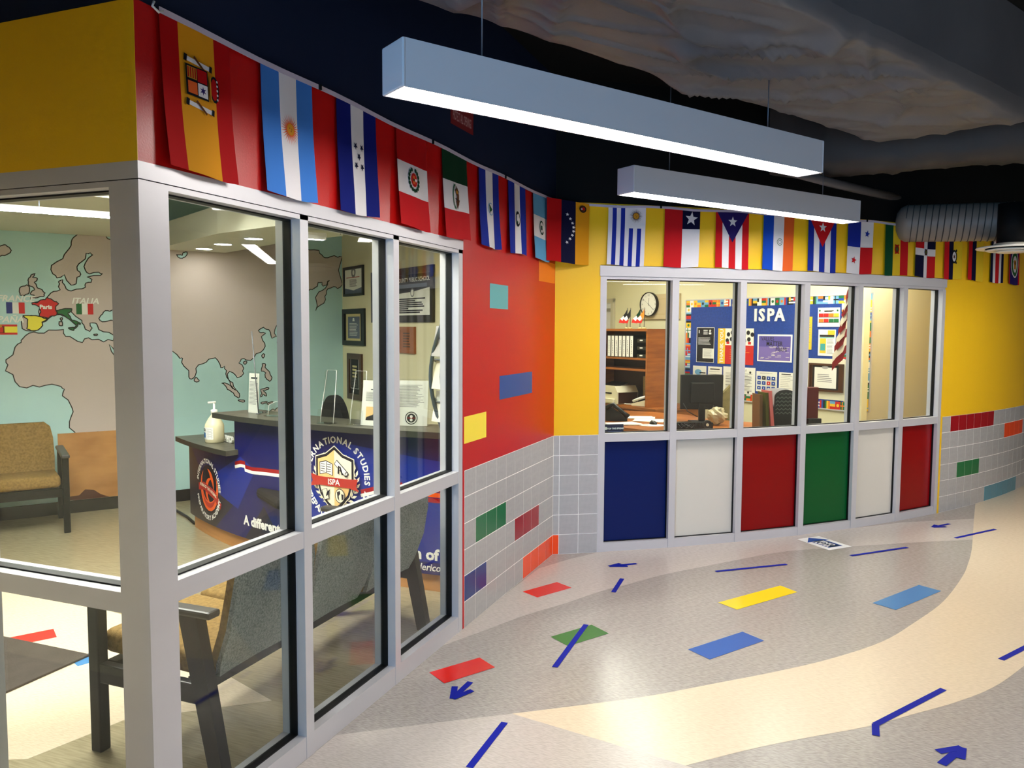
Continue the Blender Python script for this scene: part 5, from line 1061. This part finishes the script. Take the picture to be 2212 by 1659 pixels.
def s_grid(p, w, h): 
    rr = random.Random(8)
    for i in range(4):
        for j in range(3): p.shapes(['b_blu', 'b_blu', 'b_blk', 'b_red'][rr.randrange(4) if (i+j) % 3 == 0 else 0], [rect(w*(.06+.235*i), w*(.06+.235*i+.17), h*(.1+.25*j), h*(.1+.25*j+.17))]); p.shapes('white', [circ(w*(.06+.235*i+.085), h*(.1+.25*j+.085), w*.025, 8)])
    p.lines('inkgrey', w*.2, w*.8, h*.93, h*.9, 2, h*.01)
def s_chart(p, w, h):
    for j, cs in enumerate((('b_org', 'b_red', 'b_grn', 'b_grn'), ('b_red', 'b_red', 'b_org', 'b_yel'))):
        for i, c in enumerate(cs): p.shapes(c, [rect(w*(.05+.23*i), w*(.05+.23*i+.22), h*(.24+.28*j), h*(.24+.28*j+.18))])
        p.shapes('b_blk', [rect(w*.05, w*.97, h*(.22+.28*j), h*(.24+.28*j))])
    p.lines('ink', w*.3, w*.75, h*.84, h*.8, 2, h*.03); p.shapes('b_grn', [circ(w*.1, h*.85, w*.04, 10), circ(w*.9, h*.85, w*.04, 10)])
def s_flyer(p, w, h): p.shape('b_yel', rect(w*.55, w*.95, h*.8, h*.97)); p.shape('b_blk', rect(w*.08, w*.92, h*.72, h*.8)); p.shape('b_tl', rect(w*.08, w*.92, h*.68, h*.71)); p.shape('b_yel', rect(w*.1, w*.46, h*.1, h*.66)); p.shape('b_tl', rect(w*.14, w*.42, h*.2, h*.46)); p.lines('inkgrey', w*.52, w*.92, h*.62, h*.1, 11, h*.012)
sheet(1504, 707, 1544, 782, 'black and white poster sheet left on the blue bulletin board', 'b_blk', s_blk)
sheet(1550, 709.5, 1629, 785, 'orange and red thank you poster with group photos on the bulletin board', 'b_red', s_thx)
sheet(1635.5, 723, 1712, 780, 'purple values matter poster with white border on the bulletin board', 'white', s_val)
sheet(1496, 791, 1526, 850, 'white sheet with a blue picture above the monitor', 'paper', s_img)
sheet(1528.5, 793, 1560, 850, 'white text sheet above the right part of the monitor', 'paper', s_txt(8))
sheet(1561.5, 795, 1632, 847, 'wide white bell schedule sheet right of the monitor', 'paper', s_bell)
sheet(1633, 804, 1679, 845, 'white sheet with a grid of small blue pictures', 'paper', s_grid)
sheet(1682, 806, 1717, 848, 'white notice sheet right of the picture grid', 'paper', s_txt(9))
sheet(1766, 664, 1815, 706, 'white chart with red, orange and green boxes, high on the board', 'white', s_chart)
sheet(1766.5, 712, 1806, 768, 'white flyer with yellow and teal columns under the colour chart', 'white', s_flyer)
sheet(1738, 684, 1755, 755, 'narrow yellow sheet at the left of the colour chart', 'b_yel', s_txt(10, False))
def c_fr(p, w, h, e): p.shape('woodplq', rect(0, w, 0, h)); p.shape('ink', rect(w*.10, w*.86, h*.05, h*.96)); p.shape('paper', rect(w*.16, w*.80, h*.12, h*.86)); p.lines('inkgrey', w*.25, w*.7, h*.6, h*.35, 5, .006); p.shape('tile', circ(w*.47, h*.86, w*.10, 16, h*.06))
framed(OW, 1748, 787, 1824, 843, 'walnut framed document with a silver seal on the bulletin board', 'woodplq', c_fr, .02, off=.021)
# clock panel and clock
c0, c1 = OW.p(1389, 690), OW.p(1472, 630); o = OW.w(c0[0])
cp = thing('clock_panel', 'tan rectangular wall panel behind the office clock', 'panel', (o.x, o.y, c0[1]), OW.h); pw, ph = c1[0]-c0[0], c1[1]-c0[1]-.02
MB().bb(0, pw, -.035, -.001, 0, ph, bevel=.004).build('panel_body', 'boxtan', cp); MB().bb(.01, pw-.01, -.0365, -.035, ph*.19, ph*.21).bb(.01, pw-.01, -.0365, -.035, ph*.79, ph*.81).build('groove', 'brown', cp)
cc = OW.p(1405, 657.5, .04); o = OW.w(cc[0], .04); ck = thing('wall_clock', 'round black rimmed office clock with white face', 'clock', (o.x, o.y, cc[1]), OW.h); rC = .165
def lathe_y(prof, n=40):
    mb = MB(); k = []
    for r, y in prof: k += [(r*math.cos(2*PI*j/n), y, r*math.sin(2*PI*j/n)) for j in range(n)]
    mb.add(k, [(i*n+j, i*n+(j+1) % n, (i+1)*n+(j+1) % n, (i+1)*n+j) for i in range(len(prof)-1) for j in range(n)], 0, True); mb.ngon(k[:n]); mb.ngon(k[-n:]); return mb
lathe_y([(rC*.98, 0), (rC, -.02), (rC, -.045), (rC*.96, -.05), (rC*.93, -.042), (rC*.93, -.03)]).build('rim', 'blackpl', ck)
cf_ = MB().slabxz(circ(0, 0, rC*.93, 40), -.032, -.02).build('face', 'paper', ck)
p = PR(off=.0335)
for h in range(1, 13): a_ = PI/2-h*PI/6; p.text('ink', str(h), rC*.76*math.cos(a_), rC*.76*math.sin(a_)-.013, .038)
p.done('numerals', cf_)
for nm, ang, ln, wd in (('hour_hand', R_(90-5), .085, .006), ('minute_hand', R_(90-128), .125, .006), ('second_hand', R_(90-305), .12, .002)):
    p = PR(off=.036); p.shape('ink', line(-.02*math.cos(ang), -.02*math.sin(ang), ln*math.cos(ang), ln*math.sin(ang), wd)); p.done(nm, ck)
# door at left
d0 = OW.p(1324, 700)[0]; o = OW.w(d0-.95); dr_ = struct_root('door_1'); place(dr_, (o.x, o.y, 0), OW.h)
M['doorw'] = mat('door_white', (222, 220, 222), .5, .4); M['doorg'] = mat('door_grey', (150, 146, 140), .5, .4)
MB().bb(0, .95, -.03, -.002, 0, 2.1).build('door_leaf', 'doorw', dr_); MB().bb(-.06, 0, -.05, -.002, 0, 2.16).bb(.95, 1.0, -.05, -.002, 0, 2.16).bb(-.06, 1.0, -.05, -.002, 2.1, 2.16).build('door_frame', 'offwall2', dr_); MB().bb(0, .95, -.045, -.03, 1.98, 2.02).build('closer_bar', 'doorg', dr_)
# credenza with hutch
cz = thing('credenza', 'oak credenza base standing against the office back wall', 'cabinet', OW.w(0), OW.h)
MB().bb(-1.25, .32, -.84, -.02, .71, .75, bevel=.004).build('worktop', 'oak', cz); MB().bb(-1.22, .29, -.80, -.04, .05, .71).build('carcass', 'oak', cz); MB().bb(-1.18, .25, -.77, -.06, 0, .05).build('plinth', 'oakdk', cz)
for x in (-.9, -.4, .05): dd_ = MB().bb(x-.21, x+.21, -.815, -.80, .1, .69, bevel=.003).build('door', 'oak', cz); MB().tube([(x+.17, -.816, .55), (x+.17, -.835, .56), (x+.17, -.835, .64), (x+.17, -.816, .65)], .005, 6).build('handle', 'wire', dd_)
ht = thing('desk_hutch', 'oak hutch with open shelves standing on the credenza', 'shelf', OW.w(0, .0, .75), OW.h); hx0, hx1, hy0, hy1, hz = -.98, .12, -.80, -.40, .945
MB().bb(hx0, hx0+.03, hy0, hy1, 0, hz).build('side_panel', 'oak', ht); MB().bb(hx1-.03, hx1, hy0, hy1, 0, hz).build('side_panel', 'oak', ht); MB().bb(hx0, hx1, hy0-.01, hy1, hz, hz+.03).build('top_panel', 'oak', ht); MB().bb(hx0+.03, hx1-.03, hy1-.01, hy1, 0, hz).build('back_panel', 'oakdk', ht)
for z in (.445, .585): MB().bb(hx0+.03, hx1-.03, hy0+.01, hy1-.01, z, z+.025).build('shelf', 'oak', ht)
# binders
xb = OW.p(1313, 760, .8)[0]; tm = ['wide white binder at the left end of the top hutch shelf', 'second white binder on the top hutch shelf', 'third white binder on the top hutch shelf', 'fourth white binder on the top hutch shelf', 'fifth white binder on the top hutch shelf', 'sixth white binder on the top hutch shelf', 'last white binder next to the black trays']
xb0, xb1 = OW.p(1312.5, 760, .78)[0], OW.p(1369, 760, .78)[0]; st_ = (xb1-xb0)/7
for i in range(7):
    o = OW.w(xb0+st_*i, .78, .75+.61); t = thing('ring_binder', tm[i], 'binder', o, OW.h, 'binders on the hutch'); MB().bb(0, st_*.86, 0, .24, 0, .285, bevel=.003).build('cover', 'blackpl', t); sl_ = MB().bb(st_*.08, st_*.78, -.003, 0, .01, .275).build('spine_label', 'white', t); p = PR(off=.0035); p.shapes('ink', [rect(st_*.36, st_*.5, .05+.022*k_, .05+.022*k_+random.uniform(.008, .018)) for k_ in range(8)]); p.done('spine_text', sl_)
o = OW.w(xb1+.06, .78, .75+.61); t = thing('letter_tray', 'black stacked letter tray beside the binders', 'tray', o, OW.h)
tw = max(.2, hx1-.04-(xb1+.06)); 
for i in range(3): MB().bb(0, tw, 0, .3, .005+.095*i, .015+.095*i).bb(0, tw, 0, .006, .015+.095*i, .05+.095*i).build('tray', 'blackpl', t); MB().bb(.05, .10, -.002, 0, .025+.095*i, .04+.095*i).build('tag', 'white', t)
# small flags on hutch
for px, lb, cols in ((1354, 'tiny striped table flag at the left on the hutch', ('b_blk', 'b_red')), (1361, 'tiny black and red table flag on the hutch', ('b_blk', 'b_red')), (1382, 'tiny green, white and red table flag on the hutch', ('fgrn', 'b_red')), (1391, 'tiny orange and red table flag before the clock', ('b_org', 'b_red'))):
    x = OW.p(px, 715, .62)[0]; o = OW.w(x, .62, .75+hz+.03); t = thing('table_flag', lb, 'flag', o, OW.h+R_(20), 'table flags on the hutch'); MB().lathe([(.03, 0), (.03, .012), (.008, .02)], n=12).build('base', 'gold', t); MB().tube([(0, 0, .01), (.005, 0, .27)], .0035, 6).build('pole', 'blackpl', t)
    c = [(0, .25), (-.03, .2), (-.10, .13), (-.06, .10), (-.02, .13), (.0, .16)]; MB().slabxz(c, -.002, .002).build('cloth', cols[0], t); MB().slabxz([(-.10, .13), (-.12, .08), (-.04, .07), (-.02, .12), (-.06, .10)], -.003, .003).build('lower_band', cols[1], t); MB().slabxz([(-.05, .17), (-.10, .13), (-.06, .10), (-.03, .13)], -.004, .004).build('pale_band', 'white', t)
# printer, desk phones, papers in the hutch
x0 = OW.p(1303, 850, .75)[0]; x1 = OW.p(1345, 850, .75)[0]; o = OW.w((x0+x1)/2, .66, .75); t = thing('printer', 'ivory laser printer in the lower hutch bay', 'printer', o, OW.h)
pw = x1-x0+.04; MB().slabxz([(-pw/2, .005), (pw/2, .005), (pw/2, .16), (pw/2-.05, .235), (-pw/2+.05, .235), (-pw/2, .16)], -.20, .16).build('body', 'ivory', t); MB().bb(-pw/2+.04, pw/2-.04, -.235, -.20, .02, .07, bevel=.004).build('paper_tray', 'ivory', t); MB().box((0, -.08, .245), (pw*.7, .24, .014), rx=R_(12)).build('output_slot', 'blackpl', t); MB().bb(-pw*.35, pw*.25, -.206, -.2, .13, .15).build('button_panel', 'blackpl', t); MB().bb(pw/2, pw/2+.004, -.18, .15, .01, .15).build('side_vent', 'oakdk', t)
x = OW.p(1385, 872, .72)[0]; o = OW.w(x, .70, .75); t = thing('desk_phone', 'white desk phone at the right end of the hutch bay', 'phone', o, OW.h+R_(15)); MB().slabxz([(-.11, .004), (.11, .004), (.11, .09), (-.11, .03)], -.08, .1).build('base', 'ivory', t); MB().tube([(-.10, -.06, .06), (0, -.06, .10), (.10, -.06, .13)], .018, 8).build('handset', 'white', t); MB().tube([(-.10-.018*math.cos(i*.9)-.012*i, -.08+.015*math.sin(i*.9), .02) for i in range(12)], .007, 6).build('coiled_cord', 'white', t)
a0, b0 = OW.p(1389, 856, .5), OW.p(1408, 814, .5); sheet(1389, 814, 1409, 855, 'pale printed list standing at the back of the hutch bay', 'brown', s_txt(9, False), off=.45)
# near desk
dpoly = [(-.42, 8.0), (.06, 7.66), (.49, 7.42), (1.45, 8.05), (1.5, 8.55), (.75, 8.75), (.45, 9.1), (.05, 9.25), (-.85, 9.3)]
nd = thing('office_desk', 'oak L shaped office desk just behind the glass', 'desk', (.3, 8.4, 0)); MB().prism(ccw(dpoly), .715, .75).build('desktop', 'oak', nd, False)
ctr = Vector((.35, 8.45)); MB().prism(ccw([ctr+(Vector(p)-ctr)*.9 for p in dpoly]), .0, .715).build('pedestal', 'oakdk', nd, False)
def od(x, y, z=.75): return onZ(x, y, z)
q = od(1334, 908); t = thing('office_phone', 'black office phone on the desk in the first pane', 'phone', q, R_(15)); MB().slabxz([(-.13, .004), (.10, .004), (.10, .03), (-.10, .16), (-.13, .15)], -.09, .09).build('base', 'blackpl', t); MB().tube([(-.12, -.10, .14), (-.05, -.10, .18), (.06, -.10, .09), (.11, -.10, .05)], [.03, .022, .022, .03], 10).build('handset', 'blackpl', t); MB().box((-.0, .02, .115), (.12, .10, .006), ry=R_(30)).build('keypad', 'grip', t)
def stack(px, py, w_, h, lb, n=3, rz=.2, m_='paper'):
    q = od(px, py); t = thing('paper_stack', lb, 'paper', q, rz, 'papers on the desk')
    for i in range(n): MB().box((random.uniform(-.02, .02), random.uniform(-.02, .02), .002+.003*i), (w_, h, .003), random.uniform(-.3, .3)).build('sheet', m_, t)
stack(1382, 903, .3, .22, 'white papers behind the office phone on the desk'); stack(1405, 909, .32, .24, 'white papers near the mouse pad on the desk', 2); stack(1345, 917, .34, .2, 'rolled white papers at the desk front', 4, .5)
q = od(1408, 919); t = thing('mouse_pad', 'oval white mouse pad on the desk', 'mouse pad', q, R_(20)); MB().prism(circ(0, 0, .13, 24, .10), .0, .004).build('pad', 'paper', t); p = PR(lambda x, z, o: (x, z, .0042+o*.2)); p.lines('ink', -.09, -.02, .01, -.01, 2, .014); p.done('print', t)
q = od(1411, 917); t = thing('computer_mouse', 'black computer mouse on the white pad', 'mouse', q+Vector((0, 0, .0045)), R_(40)); mb = MB(); k = []
for i in range(7):
    th = PI/2*i/6
    for j in range(14): ph_ = 2*PI*j/14; k.append((.034*math.cos(th)*math.cos(ph_), .056*math.cos(th)*math.sin(ph_), .036*math.sin(th)))
mb.add(k, [(i*14+j, i*14+(j+1) % 14, (i+1)*14+(j+1) % 14, (i+1)*14+j) for i in range(6) for j in range(14)], 0, True); mb.ngon([k[j] for j in reversed(range(14))]); mb.build('shell', 'blackpl', t); MB().tube([(0, .05, .012), (.05, .10, .006), (.1, .08, .006)], .003, 6).build('cable', 'blackpl', t); MB().box((0, .03, .032), (.006, .016, .012), bevel=.002).build('wheel', 'grip', t)
# small sign leaning at the window
s0a = onC(1304, 928, CX, CY, RR-.14); t = thing('window_sign', 'navy and white help stop the spread sign on the window sill', 'sign', (s0a.x, s0a.y, .86), R_(35)); MB().bb(0, .165, 0, .004, .0, .115).build('card', 'white', t); MB().bb(0, .165, .004, .05, 0, .004).build('foot', 'white', t); p = PR(off=.001); p.shape('onedark', rect(0, .165, .05, .115)); p.text('white', 'STOP THE SPREAD', .095, .075, .018, bold=.0006); p.shape('white', circ(.018, .083, .012, 12)); p.shape('oneblue', rect(.035, .15, .032, .06)); p.lines('white', .05, .135, .049, .042, 2, .004); p.lines('inkgrey', .01, .1, .02, .01, 2, .003); p.done('print', t)
# monitor
qm = od(1515, 912); t = thing('monitor', 'black computer monitor seen from behind in the second pane', 'monitor', qm, R_(24)); cm = 0
L_, R2_, T_, B_2 = [v for v in (-.225, .225, .50, .135)]
MB().bb(L_, R2_, .0, .035, B_2, T_, bevel=.006).build('shell', 'screenbk', t); MB().bb(L_*.55, R2_*.55, -.03, .0, B_2+.06, T_-.08, bevel=.012).build('rear_bulge', 'screenbk', t); MB().bb(L_+.012, R2_-.012, .035, .037, B_2+.012, T_-.012).build('screen', 'ink', t); MB().bb(-.035, .035, -.02, .01, .01, .2, bevel=.006).build('stand_neck', 'blackpl', t); MB().box((0, 0, .008), (.24, .18, .014), bevel=.005).build('stand_base', 'blackpl', t)
MB().tube([(-.2, -.01, .2), (-.16, -.03, .12), (-.05, -.02, .06)], .005, 6).build('cable', 'blackpl', t); MB().tube([(.02, -.035, .16), (.09, -.05, .13), (.12, -.03, .18)], .005, 6).build('cable', 'blackpl', t)
# docking station with fan
q = od(1500, 927); t = thing('docking_station', 'open black computer base with round fan under the monitor', 'computer', q, R_(24)); MB().bb(-.2, .17, -.05, .05, .004, .07, bevel=.004).build('chassis', 'blackpl', t)
lathe_y([(.045, -.05), (.045, -.066), (.034, -.066), (.034, -.058)], 24).build('fan_ring', 'grip', t).location = (.11, 0, .05)
lathe_y([(.014, -.052), (.014, -.068)], 16).build('fan_hub', 'ivory', t).location = (.11, 0, .05)
for i in range(7): MB().box((-.06+.02*i, -.055, .05), (.008, .012, .035)).build('heat_fin', 'grip', t)
for i in range(3): MB().tube([(-.18+.03*i, -.055, .06), (-.15+.05*i, -.08, .02), (-.1+.04*i, -.06, .05), (-.02, -.06, .015)], .005, 6).build('cable', 'blackpl', t)
# plastic bag
q = od(1548, 918); mb = MB(); k = []; n1, n2 = 9, 14
for i in range(n1+1):
    th = PI*i/n1
    for j in range(n2): ph_ = 2*PI*j/n2; v = Vector((math.sin(th)*math.cos(ph_), math.sin(th)*math.sin(ph_), math.cos(th))); r = 1+.35*noise.noise(v*2.3)+.25*noise.noise(v*5); k.append((v.x*.10*r, v.y*.09*r, .095+v.z*.09*r))
mb.add(k, [(i*n2+j, i*n2+(j+1) % n2, (i+1)*n2+(j+1) % n2, (i+1)*n2+j) for i in range(n1) for j in range(n2)]); M['bag'] = mat('pale_bag', (188, 176, 140), .35, .5); solo(mb, 'plastic_bag', 'bag', 'crumpled pale plastic bag right of the monitor', 'bag', q)
q = od(1578, 900); t = thing('desk_chair', 'olive fabric chair back behind the desk, right of the monitor', 'chair', (q.x, q.y+.12, 0), R_(20)); M['olive'] = mat('olive_fabric', (128, 116, 76), .8, .2, var=.2, vscale=(20, 20, 20))
MB().slabxz([(-.16, .6), (.10, .6), (.13, .9), (.12, 1.10), (-.02, 1.10), (-.16, .95)], -.03, .05).build('backrest', 'olive', t); MB().box((0, .28, .48), (.5, .48, .09), bevel=.03).build('seat', 'olive', t); MB().tube([(0, .28, .44), (0, .28, .05)], .03, 8).build('gas_lift', 'blackmetal', t); MB().tube([(0, .04, .62), (0, .1, .44)], .03, 8).build('spine', 'blackmetal', t); MB().box((0, .28, .05), (.55, .06, .04)).box((0, .28, .05), (.06, .55, .04)).build('base', 'blackmetal', t)
# file sorter with chevron divider
q = atD(1676, 930, 7.75); q = Vector((q.x, q.y, .75)); t = thing('file_sorter', 'black desktop file sorter with grey chevron folders in the third pane', 'file sorter', q, R_(26))
M['chev'] = mat('chevron_grey', (96, 104, 92), .6, .3); M['pinkf'] = mat('pink_folder', (222, 110, 104), .6, .3); M['redf'] = mat('red_folder', (176, 20, 32), .6, .3); M['greenf'] = mat('olive_folder', (92, 92, 30), .6, .3); M['brownf'] = mat('brown_folder', (120, 84, 52), .6, .3)
MB().bb(-.09, .14, -.14, .12, .0, .24, bevel=.004).build('sorter_body', 'blackpl', t); arch = [(-.085, .12)]+[(.025-.11*math.cos(PI*i/12)*1.0, .33+.07*math.sin(PI*i/12)) for i in range(13)]+[(.135, .12)]
MB().slabxz(arch, -.15, -.14).build('chevron_divider', 'blackpl', t); p = PR(off=.1515)
for i in range(6): 
    z = .17+.037*i; pts = [(-.075+.02*j, z+(.014 if j % 2 else -.002)) for j in range(11)]
    if i == 5: pts = pts[2:9]
    p.path('chev', pts, .010, False)
p.done('chevron_print', t)
for i, (x, y, h, c_, ry) in enumerate(((-.12, -.06, .38, 'pinkf', -.10), (-.15, -.03, .36, 'greenf', -.06), (-.20, .0, .34, 'brownf', -.02), (.155, -.1, .36, 'redf', .03), (.185, -.06, .35, 'redf', .0), (.21, -.02, .33, 'redf', -.02))): MB().box((x, y, h/2+.01), (.008, .2, h), ry=ry).box((x+.004, y-.1, h/2+.01), (.03, .006, h), ry=ry).build('folder', c_, t)
MB().slabxz([(-.105, .14), (-.09, .40), (.06, .405), (.13, .39), (.13, .14)], .02, .026).build('chevron_folder', 'white', t)
for i in range(7): pass
# red organiser and US flag
q = atD(1757, 925, 7.7); t = thing('red_organizer', 'dark red and black desk organizer in the fourth pane', 'organizer', (q.x, q.y, .75), R_(30)); M['dkred'] = mat('dark_red_leather', (92, 16, 14), .4, .4)
MB().bb(-.085, .03, -.03, .03, .10, .42, bevel=.008).build('back_panel', 'dkred', t); MB().bb(-.09, .05, -.06, .06, .0, .12, bevel=.006).build('tray', 'blackpl', t); MB().tube([(.03, 0, .1), (.035, 0, .3), (.0, 0, .38)], .006, 6).build('handle', 'blackpl', t)
q = OW.w(OW.p(1822, 700, .30)[0]+.06, .30); t = thing('standing_flag', 'red and white striped flag hanging on a tall pole by the board', 'flag', (q.x, q.y, 0), OW.h); M['usred'] = mat('dark_red_cloth', (120, 22, 26), .8, .2); M['uswh'] = mat('cream_cloth', (216, 202, 178), .8, .2)
MB().tube([(.05, 0, .0), (.05, 0, 2.45)], .014, 10).build('pole', 'gold', t); MB().lathe([(.16, 0), (.16, .03), (.05, .06)], (.05, 0, 0), 20).build('pole_base', 'gold', t)
p1, p2 = OW.p(1827, 612, .30), OW.p(1804, 722, .30); x_o = OW.p(1822, 700, .30)[0]+.06
for i in range(9):
    z_t = 2.30-.085*i; 
    k = []
    for j in range(5):
        u = j/4; xx = .04-(.03+.30*min(1, (2.45-z_t)/.75)*.55)*u*1.0; k.append((xx, -.02-.025*math.sin(u*9+i*.0), z_t-.26*u*.9))
    mb = MB(); mb.add(k+[(a_, b_, c_-.0855) for a_, b_, c_ in k], [(j, j+1, 6+j, 5+j) for j in range(4)], 0, True); mb.build('stripe', 'usred' if i % 2 == 0 else 'uswh', t)
# narrow board edge on the right office wall
x0 = OR.p(1861, 760)[0]; x1 = OR.p(1874, 760)[0]; o = OR.w(x0); t = thing('side_board', 'narrow flag bordered board seen edge on, right of the flag pole', 'bulletin board', o, OR.h); zt2 = OR.p(1868, 634)[1]; zb2 = OR.p(1868, 888)[1]
MB().bb(0, x1-x0, -.03, -.002, zb2, zt2).build('backing', 'board', t); MB().bb(x1-x0, x1-x0+.02, -.045, -.002, zb2-.01, zt2+.01).build('trim_edge', 'alu', t); strip(0, x1-x0, zb2, zt2, False, 'flag_border', t, .0305)
# unseen ceiling panels of the office; the last one added to brighten the right wall
for x, y, lb in ((.3, 8.2, 'office ceiling light panel above the desk'), (1.7, 8.35, 'office ceiling light panel near the bulletin board'), (-.6, 9.4, 'office ceiling light panel near the hutch'), (2.55, 8.75, 'added unseen light panel by the right office wall')):
    t = thing('ceiling_panel', lb, 'ceiling light', (x, y, 2.75), R_(20), 'office ceiling panels'); MB().bb(-.3, .3, -.6, .6, -.02, -.002).build('tray', 'white', t); MB().bb(-.27, .27, -.57, .57, -.024, -.0205).build('lens', 'troffer', t)
